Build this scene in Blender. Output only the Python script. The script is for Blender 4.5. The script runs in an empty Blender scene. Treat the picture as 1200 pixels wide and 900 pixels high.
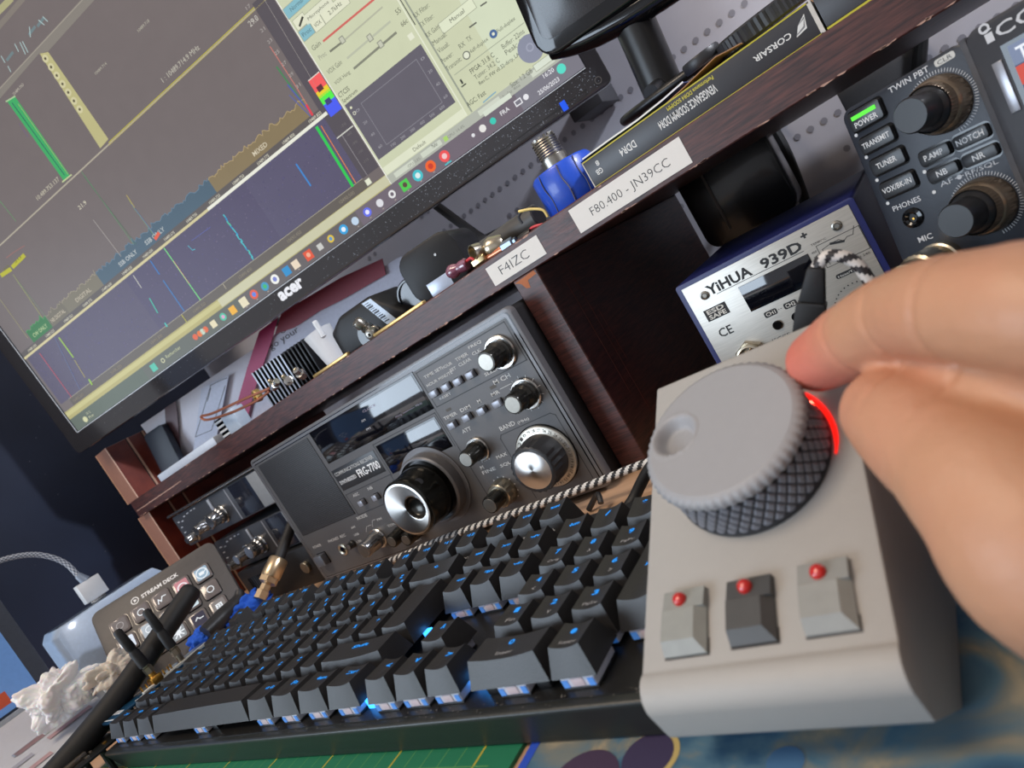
import bpy, bmesh, math, random
from math import sin, cos, pi, radians
from mathutils import Vector, Matrix
random.seed(7)
S = 0.001                      # all numbers below are millimetres
V = Vector
col = bpy.context.scene.collection
# ------------------------------------------------------------------ camera
FPX = 796.8608676
CAM = V((546.6810134, -143.2831279, 130.7232444))
RX = V((0.7143148, 0.4783261, -0.510841)); RY = V((-0.3609064, -0.3736144, -0.8544933)); RZ = V((-0.599584, 0.794743, -0.0942473))
def W(px, py, **k):
    """where the sight line through a point of the photograph meets the plane x=, y= or z= (or frame=F, h=)"""
    d = RX * ((px - 600) / FPX) + RY * ((py - 450) / FPX) + RZ
    if 'F' in k:
        F = k['F']; o = F.o + F.n * k.get('h', 0)
        return CAM + d * ((o - CAM).dot(F.n) / d.dot(F.n))
    a = 'xyz'.index([q for q in k if q in 'xyz'][0]); v = k['xyz'[a]]
    return CAM + d * ((v - CAM[a]) / d[a])
cd = bpy.data.cameras.new('camera'); cam = bpy.data.objects.new('camera', cd); col.objects.link(cam)
m = Matrix.Identity(4)
for i in range(3):
    m[i][0] = RX[i]; m[i][1] = -RY[i]; m[i][2] = -RZ[i]; m[i][3] = CAM[i] * S
cam.matrix_world = m
cd.sensor_width = 36; cd.lens = FPX / 1200 * 36; cd.clip_start = 0.005; cd.clip_end = 60
cd.dof.use_dof = True; cd.dof.focus_distance = 0.40; cd.dof.aperture_fstop = 15
bpy.context.scene.camera = cam

# ------------------------------------------------------------------ materials
def lin(c):
    r = []
    for x in c[:3]:
        x /= 255.0; r.append(x / 12.92 if x <= 0.04045 else ((x + 0.055) / 1.055) ** 2.4)
    return (*r, 1.0)
MATS = {}
def M(name, rgb=(128,)*3, rough=0.5, metal=0.0, var=0.12, scale=300, bump=0.0, bscale=900, coat=0.0, emit=None, es=1.0, attr=False, spec=0.5, trans=0.0, stretch=None, sss=0.0, alpha=1.0):
    if name in MATS: return MATS[name]
    mt = bpy.data.materials.new(name); mt.use_nodes = True; nt = mt.node_tree; N = nt.nodes; L = nt.links
    b = N['Principled BSDF']; b.inputs['Roughness'].default_value = rough; b.inputs['Metallic'].default_value = metal
    b.inputs['Coat Weight'].default_value = coat; b.inputs['Coat Roughness'].default_value = 0.08
    b.inputs['Specular IOR Level'].default_value = spec; b.inputs['Transmission Weight'].default_value = trans
    b.inputs['Alpha'].default_value = alpha
    if sss:
        b.inputs['Subsurface Weight'].default_value = sss; b.inputs['Subsurface Radius'].default_value = (1, 0.3, 0.15); b.inputs['Subsurface Scale'].default_value = 0.004
    tc = N.new('ShaderNodeTexCoord'); mp = N.new('ShaderNodeMapping'); L.new(tc.outputs['Object'], mp.inputs[0])
    if stretch: mp.inputs['Scale'].default_value = stretch
    nz = N.new('ShaderNodeTexNoise'); nz.inputs['Scale'].default_value = scale; nz.inputs['Detail'].default_value = 4; L.new(mp.outputs[0], nz.inputs['Vector'])
    mr = N.new('ShaderNodeMapRange'); mr.inputs[3].default_value = 1 - var; mr.inputs[4].default_value = 1 + var; L.new(nz.outputs['Fac'], mr.inputs[0])
    mx = N.new('ShaderNodeVectorMath'); mx.operation = 'SCALE'; L.new(mr.outputs[0], mx.inputs['Scale'])
    if attr:
        at = N.new('ShaderNodeAttribute'); at.attribute_name = 'Col'; L.new(at.outputs['Color'], mx.inputs[0])
    else: mx.inputs[0].default_value = lin(rgb)[:3]
    if emit == 'attr':
        b.inputs['Base Color'].default_value = (0.01, 0.01, 0.012, 1)
        L.new(mx.outputs[0], b.inputs['Emission Color']); b.inputs['Emission Strength'].default_value = es
    else:
        L.new(mx.outputs[0], b.inputs['Base Color'])
        if emit: b.inputs['Emission Color'].default_value = lin(emit); b.inputs['Emission Strength'].default_value = es
    if bump:
        n2 = N.new('ShaderNodeTexNoise'); n2.inputs['Scale'].default_value = bscale; n2.inputs['Detail'].default_value = 3; L.new(mp.outputs[0], n2.inputs['Vector'])
        bp = N.new('ShaderNodeBump'); bp.inputs['Strength'].default_value = bump; bp.inputs['Distance'].default_value = 0.0005
        L.new(n2.outputs['Fac'], bp.inputs['Height']); L.new(bp.outputs[0], b.inputs['Normal'])
    MATS[name] = mt; return mt
PAINT = M('print', attr=True, rough=0.5, var=0.03)
GLOW = M('lit_screen', attr=True, emit='attr', es=1.0, rough=0.3, spec=0.12, var=0.05, scale=60)
BLACKP = M('black_plastic', (34, 34, 36), 0.42, bump=0.12, var=0.1)
KEYM = M('keycap_plastic', (37, 36, 37), 0.42, bump=0.15, bscale=1500, var=0.08)
GLOSSB = M('gloss_black', (10, 10, 12), 0.08, var=0.1)
RUB = M('black_rubber', (24, 24, 26), 0.6)
CHROME = M('bright_metal', (200, 198, 194), 0.22, 1.0, var=0.05)
STEEL = M('steel', (150, 146, 138), 0.32, 1.0, var=0.12)
NICK = M('nickel', (190, 180, 160), 0.28, 1.0)
GOLD = M('gold_metal', (226, 172, 82), 0.28, 1.0)
COPPER = M('copper_wire', (205, 130, 100), 0.3, 0.9)
WHITEP = M('white_plastic', (205, 208, 212), 0.4, var=0.04)

def wood(name, c1, c2, rough, stretch, scale, spec=0.5):
    mt = M(name, c1, rough, bump=0.25, bscale=260, stretch=stretch, spec=spec); nt = mt.node_tree; N = nt.nodes; L = nt.links
    nz = N.new('ShaderNodeTexNoise'); nz.inputs['Scale'].default_value = scale; nz.inputs['Detail'].default_value = 6
    mp = [n for n in N if n.type == 'MAPPING'][0]; L.new(mp.outputs[0], nz.inputs['Vector'])
    cr = N.new('ShaderNodeValToRGB'); cr.color_ramp.elements[0].position = 0.35; cr.color_ramp.elements[1].position = 0.7
    cr.color_ramp.elements[0].color = lin(c1); cr.color_ramp.elements[1].color = lin(c2)
    L.new(nz.outputs['Fac'], cr.inputs[0]); L.new(cr.outputs[0], N['Principled BSDF'].inputs['Base Color']); return mt
WOOD = wood('dark_stained_wood', (44, 22, 22), (92, 50, 44), 0.42, (1, 1, 12), 60, 0.6)
MAHO = wood('mahogany_veneer', (88, 30, 22), (122, 50, 34), 0.4, (6, 1, 1), 40)
RAW = M('bare_wood', (196, 150, 118), 0.6)

def spun(name, c, ax, base):
    mt = M(name, (205, 202, 198), .34, 1.0, var=.02); nt = mt.node_tree; N = nt.nodes; L = nt.links; b = N['Principled BSDF']; b.inputs['Anisotropic'].default_value = .85
    tc = [n for n in N if n.type == 'TEX_COORD'][0]; s1 = N.new('ShaderNodeVectorMath'); s1.operation = 'SUBTRACT'; L.new(tc.outputs['Object'], s1.inputs[0]); s1.inputs[1].default_value = tuple((V(c) - V(base)) * S)
    cr = N.new('ShaderNodeVectorMath'); cr.operation = 'CROSS_PRODUCT'; L.new(s1.outputs[0], cr.inputs[0]); cr.inputs[1].default_value = tuple(V(ax)); nz = N.new('ShaderNodeVectorMath'); nz.operation = 'NORMALIZE'; L.new(cr.outputs[0], nz.inputs[0]); L.new(nz.outputs[0], b.inputs['Tangent'])
    return mt
# ------------------------------------------------------------------ geometry helpers
class Fr:
    def __init__(s, o, u=V((1, 0, 0)), v=V((0, 0, 1))):
        s.o = V(o); s.u = V(u).normalized(); s.v = V(v).normalized(); s.n = s.u.cross(s.v)
    def p(s, a, b, h=0): return s.o + s.u * a + s.v * b + s.n * h
    def loc(s, P): d = V(P) - s.o; return d.dot(s.u), d.dot(s.v)
    def px(s, x, y, h=0): return s.loc(W(x, y, F=s, h=h))
_TXT = {}
def glyphs(txt, off=0.0):
    k = (txt, off)
    if k not in _TXT:
        cu = bpy.data.curves.new('t', 'FONT'); cu.body = txt; cu.size = 1; cu.resolution_u = 2; cu.offset = off
        ob = bpy.data.objects.new('t', cu); col.objects.link(ob)
        dg = bpy.context.evaluated_depsgraph_get(); dg.update(); me = bpy.data.meshes.new_from_object(ob.evaluated_get(dg))
        vs = [v.co.copy() for v in me.vertices]; fs = [tuple(p.vertices) for p in me.polygons]
        bpy.data.meshes.remove(me); bpy.data.objects.remove(ob); bpy.data.curves.remove(cu)
        if not vs: vs = [V((0, 0, 0))]
        x0 = min(v.x for v in vs); x1 = max(v.x for v in vs); y0 = min(v.y for v in vs); y1 = max(v.y for v in vs)
        _TXT[k] = (vs, fs, x0, x1, y0, y1)
    return _TXT[k]
class MB:
    def __init__(s):
        s.bm = bmesh.new(); s.mats = []; s.cl = s.bm.loops.layers.float_color.new('Col')
    def mi(s, m):
        if m not in s.mats: s.mats.append(m)
        return s.mats.index(m)
    def face(s, vs, m, c=None):
        try: f = s.bm.faces.new(vs)
        except ValueError: return None
        f.material_index = s.mi(m); f.smooth = True
        cc = lin(c) if c is not None else (0.5, 0.5, 0.5, 1)
        for l in f.loops: l[s.cl] = cc
        return f
    def poly(s, pts, m, c=None): return s.face([s.bm.verts.new(p) for p in pts], m, c)
    def append(s, other, m=None):
        pass
    def prism(s, pts, vec, m, c=None, bevel=0, seg=2):
        n0 = len(s.bm.faces); vec = V(vec)
        a = [s.bm.verts.new(p) for p in pts]; b = [s.bm.verts.new(V(p) + vec) for p in pts]; fs = []
        fs.append(s.face(a[::-1], m, c)); fs.append(s.face(b, m, c)); k = len(pts)
        for i in range(k): fs.append(s.face([a[i], a[(i + 1) % k], b[(i + 1) % k], b[i]], m, c))
        fs = [f for f in fs if f]
        bmesh.ops.recalc_face_normals(s.bm, faces=fs)
        if bevel:
            es = list({e for f in fs for e in f.edges})
            r = bmesh.ops.bevel(s.bm, geom=es, offset=bevel, segments=seg, affect='EDGES', profile=0.5, clamp_overlap=True)
            for f in r['faces']:
                f.smooth = True; f.material_index = s.mi(m)
                for l in f.loops: l[s.cl] = lin(c) if c is not None else (0.5, 0.5, 0.5, 1)
        return s
    def box(s, F, a0, a1, b0, b1, h0, h1, m, bevel=0, c=None, seg=2):
        return s.prism([F.p(a0, b0, h0), F.p(a1, b0, h0), F.p(a1, b1, h0), F.p(a0, b1, h0)], F.n * (h1 - h0), m, c, bevel, seg)
    def rrect(s, F, a0, a1, b0, b1, r, h0, h1, m, bevel=0, c=None, k=5):
        pts = []
        for cx, cy, t0 in ((a1 - r, b0 + r, -90), (a1 - r, b1 - r, 0), (a0 + r, b1 - r, 90), (a0 + r, b0 + r, 180)):
            for i in range(k + 1):
                t = radians(t0 + 90 * i / k); pts.append(F.p(cx + r * cos(t), cy + r * sin(t), h0))
        if h1 == h0: s.poly(pts, m, c); return s
        return s.prism(pts, F.n * (h1 - h0), m, c, bevel)
    def lathe(s, o, ax, prof, m, seg=32, c=None, flute=0, fl=0.0, ref=None, matf=None):
        o = V(o); ax = V(ax).normalized(); ref = V(ref) if ref else (V((0, 0, 1)) if abs(ax.z) < 0.9 else V((1, 0, 0)))
        u = (ref - ax * ref.dot(ax)).normalized(); w = ax.cross(u); rings = []
        for q in prof:
            r, h = q[0], q[1]; f = q[2] if len(q) > 2 else 0; ring = []
            if r < 1e-6: rings.append([s.bm.verts.new(o + ax * h)]); continue
            for i in range(seg):
                t = 2 * pi * i / seg; rr = r + (fl * (1 if i % 2 else -1) if (f and not flute) else (fl * cos(flute * t) if f else 0))
                ring.append(s.bm.verts.new(o + ax * h + (u * cos(t) + w * sin(t)) * rr))
            rings.append(ring)
        for j in range(len(rings) - 1):
            A, B = rings[j], rings[j + 1]; mm = matf[j] if matf else m
            for i in range(seg):
                k = (i + 1) % seg
                if len(A) == 1 and len(B) == 1: continue
                if len(A) == 1: s.face([A[0], B[i], B[k]], mm, c)
                elif len(B) == 1: s.face([A[i], B[0], A[k]][::1], mm, c)
                else: s.face([A[i], B[i], B[k], A[k]], mm, c)
        return s
    def cyl(s, o, ax, r, h, m, seg=24, bev=0.0, c=None):
        b = bev
        return s.lathe(o, ax, [(0, 0), (r - b, 0), (r, b), (r, h - b), (r - b, h), (0, h)] if b else [(0, 0), (r, 0), (r, h), (0, h)], m, seg, c)
    def tube(s, path, r, m, seg=10, braid=None, smooth=6, closed=False, cap=True):
        P = [V(p) for p in path]; R = r if isinstance(r, (list, tuple)) else [r] * len(P)
        if smooth > 1 and len(P) > 2:
            Q = []; RR = []
            for i in range(len(P) - 1):
                p0 = P[max(i - 1, 0)]; p1 = P[i]; p2 = P[i + 1]; p3 = P[min(i + 2, len(P) - 1)]
                for j in range(smooth):
                    t = j / smooth
                    Q.append(0.5 * ((2 * p1) + (p2 - p0) * t + (2 * p0 - 5 * p1 + 4 * p2 - p3) * t * t + (3 * p1 - p0 - 3 * p2 + p3) * t ** 3)); RR.append(R[i] * (1 - t) + R[i + 1] * t)
            Q.append(P[-1]); RR.append(R[-1]); P, R = Q, RR
        if braid:
            step = braid[2]; Q = [P[0]]; RR = [R[0]]; 
            for i in range(len(P) - 1):
                n = max(1, int((P[i + 1] - P[i]).length / step)); 
                for j in range(1, n + 1): Q.append(P[i].lerp(P[i + 1], j / n)); RR.append(R[i])
            P, R = Q, RR
        T = [(P[min(i + 1, len(P) - 1)] - P[max(i - 1, 0)]).normalized() for i in range(len(P))]
        up = V((0, 0, 1)) if abs(T[0].z) < 0.9 else V((1, 0, 0)); rings = []
        u = (up - T[0] * up.dot(T[0])).normalized()
        for i, p in enumerate(P):
            u = (u - T[i] * u.dot(T[i])).normalized(); w = T[i].cross(u)
            rings.append([s.bm.verts.new(p + (u * cos(2 * pi * k / seg) + w * sin(2 * pi * k / seg)) * R[i]) for k in range(seg)])
        for i in range(len(rings) - 1):
            for k in range(seg):
                c = None; mm = m
                if braid:
                    c = braid[0] if ((i // 1 + k * braid[3]) % braid[4]) < braid[4] / 2 else braid[1]; mm = PAINT
                s.face([rings[i][k], rings[i][(k + 1) % seg], rings[i + 1][(k + 1) % seg], rings[i + 1][k]], mm, c)
        if cap: s.face(rings[0][::-1], m); s.face(rings[-1], m)
        return s
    def text(s, F, p0, p1, txt, m=PAINT, c=(220, 220, 220), H=None, h=0.12, off=0.0):
        """text whose baseline runs from p0 to p1 in the panel's own coordinates"""
        vs, fs, x0, x1, y0, y1 = glyphs(txt, off)
        d = V((p1[0] - p0[0], p1[1] - p0[1])); Ln = d.length; d.normalize(); e = V((-d.y, d.x)); sx = Ln / max(x1 - x0, 1e-6)
        sy = sx if H is None else H / max(y1 - y0, 1e-6)
        nv = []
        for v in vs:
            a = (v.x - x0) * sx; b = (v.y - max(y0, 0) if y0 > -0.05 else v.y) * sy
            nv.append(s.bm.verts.new(F.p(p0[0] + d.x * a + e.x * b, p0[1] + d.y * a + e.y * b, h)))
        for f in fs: s.face([nv[i] for i in f], m, c)
        return s
    def build(s, name, parent=None, ang=35, loc=None):
        base = V((0, 0, 0))
        if parent is not None:
            q = parent
            while q is not None: base += q.location / S; q = q.parent
        if loc is not None: base = V(loc)
        for v in s.bm.verts: v.co = (v.co - base) * S
        me = bpy.data.meshes.new(name); s.bm.normal_update(); s.bm.to_mesh(me); s.bm.free()
        for q in s.mats: me.materials.append(q)
        me.set_sharp_from_angle(angle=radians(ang))
        ob = bpy.data.objects.new(name, me); col.objects.link(ob)
        if parent is not None: ob.parent = parent
        elif loc is not None: ob.location = V(loc) * S
        return ob
def tag(o, label, cat, group=None):
    o['label'] = label; o['category'] = cat
    if group: o['group'] = group
    return o
def thing(name, label, cat, loc, group=None):
    o = bpy.data.objects.new(name, None); o.empty_display_size = 0.01; col.objects.link(o); o.location = V(loc) * S
    return tag(o, label, cat, group)
def struct(o): o['kind'] = 'structure'; return o
XA, YA, ZA = V((1, 0, 0)), V((0, 1, 0)), V((0, 0, 1))
def top(z, o=(0, 0)): return Fr((o[0], o[1], z), XA, YA)          # a frame lying flat, looking up
def front(y, x=0, z=0): return Fr((x, y, z), XA, ZA)              # a frame facing the operator

# ================================================================== the setting
DESK = M('desk_laminate', (196, 160, 130), 0.5, scale=40, stretch=(1, 8, 1))
b = MB(); b.box(top(-2), -1100, 1300, -500, 590, -28, 0, DESK, 2); desk = b.build('desk', loc=(0, 0, -30)); tag(desk, 'light wooden desk top that everything stands on', 'desk')
for sx in (-1060, 1240):
    b = MB(); b.box(Fr((sx, 0, -30)), -25, 25, -720, 0, -560, 460, DESK, 1); b.build('side_support', desk)
WALLM = M('wallpaper', (188, 188, 198), 0.8, var=0.08, scale=30)
b = MB(); Fw = front(600); b.box(Fw, -2200, 2200, -750, 1750, -20, 0, WALLM)
for i in range(-22, 60):
    for j in range(-3, 40):
        if j % 2 == 0: a_, b_ = i * 13 + 7, j * 33
        else: a_, b_ = i * 13, j * 33
        if i % 9 in (0, 1) or j % 4 == 0:
            b.poly([Fw.p(a_ + 3.2 * cos(t * pi / 4), b_ + 3.2 * sin(t * pi / 4), .4) for t in range(8)], PAINT, (140, 140, 150))
struct(b.build('wall_back'))
b = MB(); b.box(top(-750), -2200, 2200, -2600, 600, -20, 0, M('floor_boards', (120, 92, 70), 0.5)); struct(b.build('floor'))
b = MB(); b.box(top(1750), -2200, 2200, -2600, 600, 0, 20, M('ceiling_paint', (225, 222, 216), 0.8)); struct(b.build('ceiling'))
b = MB(); b.box(Fr((-2200, 0, 0)), -20, 0, -750, 1750, -600, 2600, M('wall_paint', (176, 172, 168), 0.8)); struct(b.build('wall_left'))
b = MB(); b.box(Fr((2200, 0, 0)), 0, 20, -750, 1750, -600, 2600, MATS['wall_paint']); struct(b.build('wall_right'))

# mats on the desk
GREEN = M('cutting_mat_green', (30, 116, 82), 0.55, var=0.06)
b = MB(); Fm = top(-2); b.rrect(Fm, -60, 362.5, -240, 110, 4, 0, 1.6, GREEN)
for k in range(-5, 37):
    xx = k * 10 - 6; wide = .5 if k % 5 == 0 else .22
    if xx < 352: b.poly([Fm.p(xx - wide, -230, 1.65), Fm.p(xx + wide, -230, 1.65), Fm.p(xx + wide, 100, 1.65), Fm.p(xx - wide, 100, 1.65)], PAINT, (190, 176, 60) if k % 5 == 0 else (96, 156, 92))
for k in range(-23, 11):
    yy = k * 10 + .5; wide = .5 if k % 5 == 0 else .22
    b.poly([Fm.p(-55, yy - wide, 1.7), Fm.p(352, yy - wide, 1.7), Fm.p(352, yy + wide, 1.7), Fm.p(-55, yy + wide, 1.7)], PAINT, (190, 176, 60) if k % 5 == 0 else (96, 156, 92))
cm = b.build('cutting_mat', loc=(150, 0, -2)); tag(cm, 'green cutting mat with yellow grid lines under the front of the keyboard', 'cutting mat')
SP = bpy.data.materials.new('galaxy_print'); SP.use_nodes = True; MATS['galaxy'] = SP
nt = SP.node_tree; N = nt.nodes; L = nt.links; bs = N['Principled BSDF']; bs.inputs['Roughness'].default_value = 0.85
tc = N.new('ShaderNodeTexCoord'); nz = N.new('ShaderNodeTexNoise'); nz.inputs['Scale'].default_value = 26; nz.inputs['Detail'].default_value = 5; nz.inputs['Distortion'].default_value = 1.2
L.new(tc.outputs['Object'], nz.inputs['Vector']); cr = N.new('ShaderNodeValToRGB'); L.new(nz.outputs['Fac'], cr.inputs[0]); e = cr.color_ramp.elements
e[0].position = .3; e[0].color = lin((30, 48, 72)); e[1].position = .72; e[1].color = lin((196, 172, 130))
for p_, c_ in ((.45, (52, 92, 122)), (.53, (78, 112, 132)), (.6, (120, 124, 118))): q = e.new(p_); q.color = lin(c_)
L.new(cr.outputs[0], bs.inputs['Base Color'])
b = MB(); b.rrect(Fm, 366.5, 760, -240, 190, 6, 0, 1.5, SP)
b.poly([Fm.p(366.6, -235, 1.6), Fm.p(370.5, -235, 1.6), Fm.p(370.5, 100, 1.6), Fm.p(366.6, 100, 1.6)], PAINT, (46, 84, 196))
cc = W(762, 886, z=-.4)
def disc(b, F, a, c0, r, h, m, c, n=28, r0=0):
    for i in range(n):
        t0, t1 = 2 * pi * i / n, 2 * pi * (i + 1) / n
        if r0: b.poly([F.p(a + r0 * cos(t0), c0 + r0 * sin(t0), h), F.p(a + r * cos(t0), c0 + r * sin(t0), h), F.p(a + r * cos(t1), c0 + r * sin(t1), h), F.p(a + r0 * cos(t1), c0 + r0 * sin(t1), h)], m, c)
    if not r0: b.poly([F.p(a + r * cos(2 * pi * i / n), c0 + r * sin(2 * pi * i / n), h) for i in range(n)], m, c)
for rr, c_ in ((9.5, (190, 170, 110)), (8.6, (62, 54, 84))): disc(b, Fm, cc.x - (0 if rr > 9 else 1), cc.y, rr, 1.62 + (9.6 - rr) * .05, PAINT, c_)
cc = W(690, 900, z=-.4); disc(b, Fm, cc.x, cc.y - 6, 13, 1.62, PAINT, (70, 54, 78)); cc = W(920, 893, z=-.4); disc(b, Fm, cc.x, cc.y, 5, 1.62, PAINT, (70, 110, 150))
pad = b.build('desk_pad', loc=(560, -30, -2)); tag(pad, 'dark blue desk pad printed with a galaxy and planets, under the tuning box', 'desk pad')

# ------------------------------------------------------------------ shelf
YS = 232.9; ZB, ZT = 145.3, 166.1
shelf = thing('wooden_shelf', 'dark stained wooden desk shelf with worn edges, carrying boxes and adapters', 'shelf', (0, 380, -2))
b = MB(); b.box(front(YS), -323, 918, ZB, ZT, -310, 0, WOOD, 0.7, seg=1)
WORN = M('worn_edge', (176, 140, 124), 0.7, bump=.3)
Fs = front(YS)
def chips(b, F, x0, x1, z, n, rnd, m=WORN):
    for i in range(n):
        x = rnd.uniform(x0, x1); w = rnd.uniform(1, 5); k = 6; r = rnd.uniform(.25, .8)
        b.poly([F.p(x + w * cos(2 * pi * t / k) * rnd.uniform(.5, 1), z + r * sin(2 * pi * t / k) * rnd.uniform(.4, 1) + rnd.uniform(-.3, .3), .1) for t in range(k)], m)
rr = random.Random(3)
chips(b, Fs, -320, -60, ZB + 0.9, 26, rr); chips(b, Fs, -60, 620, ZB + 0.6, 60, rr); chips(b, Fs, -200, 400, ZT - 1.0, 14, rr)
for k in range(14): b.poly([Fs.p(-318 + k * 9, ZT - 13.2 + .1 * k + rr.uniform(-.4, .4), .08), Fs.p(-309 + k * 9, ZT - 13.2 + .1 * k + rr.uniform(-.4, .4), .08), Fs.p(-308 + k * 9, ZT - 12.2 + .1 * k, .08), Fs.p(-318 + k * 9, ZT - 12 + .1 * k, .08)], WORN)
b.build('shelf_board', shelf)
b = MB(); b.box(front(YS - .6), 306.3, 326.2, -2, ZB, -307, 0, WOOD, 0.7, seg=1); Fd = front(YS - .6)
b.poly([Fd.p(307, ZB - 1.5, .1), Fd.p(324, ZB - .6, .1), Fd.p(325, ZB - 3.2, .1), Fd.p(317, ZB - 4, .1), Fd.p(316, ZB - 9, .1), Fd.p(313, ZB - 8, .1), Fd.p(311, ZB - 3.6, .1)], M('split_wood', (170, 100, 60), .7))
Fdr = Fr((326.2, 240, 0), YA, ZA)
for yy, z0, z1 in ((18, 40, 128), (30, 20, 140), (38, 60, 100)): b.box(Fdr, yy, yy + .8, z0, z1, 0, .15, M('scratch_wood', (96, 46, 34), .5))
b.build('divider_panel', shelf)
b = MB(); b.box(front(238), -341, -323 + 16, ZT, 236, -300, 0, MAHO, .6, seg=1); b.box(front(238.5), -341, -323 + 16, -2, ZB, -300, 0, MAHO, .6, seg=1)
for q in ((240, ZT, 236), (240, -2, ZB)):
    Fe = front(238 if q[1] > 0 else 238.5); b.box(Fe, -341, -339, q[1], q[2], 0, .4, RAW); b.box(Fe, -339, -309, q[1], q[2], 0, .3, M('edge_band', (150, 108, 92), .5)); b.box(Fe, -309, -307, q[1], q[2], 0, .5, M('edge_light', (214, 180, 160), .5))
    Fi = Fr((-307, 238, 0), YA, ZA)
    for yy in (26, 46): b.box(Fi, yy, yy + 2.4, q[1], q[2], 0, .25, M('groove_light', (186, 150, 128), .6)); b.box(Fi, yy - 1.6, yy, q[1], q[2], 0, .1, M('groove_dark', (40, 16, 14), .6))
b.build('side_panel', shelf)
b = MB(); b.box(front(240), 900, 918, -2, ZB, -300, 0, WOOD, .6, seg=1); b.build('side_panel', shelf)
for nm, P, tx, lab in (('name_label', [(569, 315), (641, 297)], 'F4IZC', 'small white paper label reading F4IZC on the shelf edge'), ('name_label', [(666, 247), (812, 190)], 'F80.400 - JN39CC', 'long white paper label reading F80.400 - JN39CC on the shelf edge')):
    a0, b1 = Fs.loc(W(*P[0], y=YS)); a1, b0 = Fs.loc(W(*P[1], y=YS)); b = MB()
    b.box(Fs, a0, a1, b0, b1, .05, .35, M('label_paper', (226, 222, 216), .6, var=.02))
    w = a1 - a0; hh = b1 - b0
    if w > 60: b.text(Fs, (a0 + w * .16, b0 + hh * .32), (a1 - w * .14, b0 + hh * .32), tx, c=(50, 48, 48), H=hh * .42, h=.42, off=-.012)
    else: b.text(Fs, (a0 + w * .2, b0 + hh * .3), (a1 - w * .25, b0 + hh * .3), tx, c=(50, 48, 48), H=hh * .44, h=.42, off=-.012)
    o = b.build('name_label', loc=((a0 + a1) / 2, YS, (b0 + b1) / 2)); tag(o, lab, 'label')

# ------------------------------------------------------------------ knob helper (shared by the radios)
def knob(parent, name, F, a, b_, r, L, cap=STEEL, body=BLACKP, ring=None, flute=14, r1=None, label=None, basem=CHROME, capr=.78):
    o = F.p(a, b_, 0); r1 = r1 or r * .82; b = MB(); n = F.n
    if ring: b.lathe(o, n, [(0, 0), (ring, 0), (ring, 1.6), (ring * .93, 2.4), (r * .9, 2.4)], basem, 36, ref=F.v)
    z0 = 2.4 if ring else 0
    b.lathe(o, n, [(r * .98, z0), (r, z0 + .5), (r * .98, L * .35, 1), (r1 * 1.0, L * .45, 1), (r1, L - .8, 1), (r1 * .93, L), (r1 * capr, L)], body, 48 if r > 12 else 36, flute=flute, fl=r * .035, ref=F.v)
    b.lathe(o, n, [(r1 * capr, L), (r1 * capr * .96, L + .35), (0, L + .35)], cap, 32, ref=F.v)
    k = b.build(name, parent)
    if label: k['label'] = label
    return k
def btn(b, F, a, c0, w, h, d, m, bev=.5, well=GLOSSB):
    b.box(F, a - w / 2 - .6, a + w / 2 + .6, c0 - h / 2 - .6, c0 + h / 2 + .6, 0, .15, well); b.box(F, a - w / 2, a + w / 2, c0 - h / 2, c0 + h / 2, 0, d, m, bev)

# ------------------------------------------------------------------ big communications receiver
Fq = Fr((-25.97, 210.35, 1.43)); RW, RH = 334, 132.7
rec = thing('communications_receiver', 'wide grey vintage communications receiver with large silver tuning knob, under the shelf', 'radio', (140, 300, -2))
GRY = M('receiver_grey', (88, 86, 86), 0.42, 0.25, bump=.05, var=.05); GRYL = M('receiver_trim', (112, 111, 113), 0.36, 0.4, var=.05)
b = MB(); b.rrect(Fq, 2, RW - 2, 1, RH - 1, 4, -215, -6, M('cabinet_black', (26, 26, 28), .5)); b.build('cabinet', rec)
b = MB()
for x in (24, RW - 24):
    for h in (-18, -190): b.lathe(Fq.p(x, 1.2, h), -ZA, [(0, 0), (9, 0), (8, 4.5), (0, 4.5)], RUB)
b.build('rubber_feet', rec)
b = MB(); b.rrect(Fq, 0, RW, 0, RH, 5, -7, 0, GRYL, 1.0)
b.rrect(Fq, 2.4, RW - 2.4, 2.2, RH - 2.4, 3.5, -.5, .25, GLOSSB); b.rrect(Fq, 3.0, RW - 3.0, 2.8, RH - 3.0, 3, -.5, .5, GRYL)
b.rrect(Fq, 5.2, RW - 5.2, 4.2, RH - 5.2, 2, -.5, .75, GLOSSB); b.rrect(Fq, 5.9, RW - 5.9, 4.8, RH - 5.9, 1.6, -.5, 1.0, GRY)
Fq2 = Fr(Fq.p(0, 0, 1.0)); LINE = (34, 33, 34)
def line(b, F, p, q, w, c, h=.08, m=PAINT):
    d = V((q[0] - p[0], q[1] - p[1])).normalized() * (w / 2); e = (-d.y, d.x)
    b.poly([F.p(p[0] - d.x - e[0], p[1] - d.y - e[1], h), F.p(q[0] + d.x - e[0], q[1] + d.y - e[1], h), F.p(q[0] + d.x + e[0], q[1] + d.y + e[1], h), F.p(p[0] - d.x + e[0], p[1] - d.y + e[1], h)], m, c)
def pline(b, F, pts, w, c, h=.08, m=PAINT):
    for i in range(len(pts) - 1): line(b, F, pts[i], pts[i + 1], w, c, h, m)
pline(b, Fq2, [(238.6, 125), (326.5, 125), (326.5, 97), (238.6, 97), (238.6, 125)], .7, LINE)
pline(b, Fq2, [(274, 9), (274, 57), (276, 59.5), (321, 59.5), (324, 57), (324, 9)], .6, LINE); pline(b, Fq2, [(236, 64), (236, 9)], .7, LINE)
pline(b, Fq2, [(236, 97), (236, 64)], .6, LINE); pline(b, Fq2, [(96.5, 67), (158, 67), (158, 47), (96.5, 47), (96.5, 67)], .7, LINE)
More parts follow.
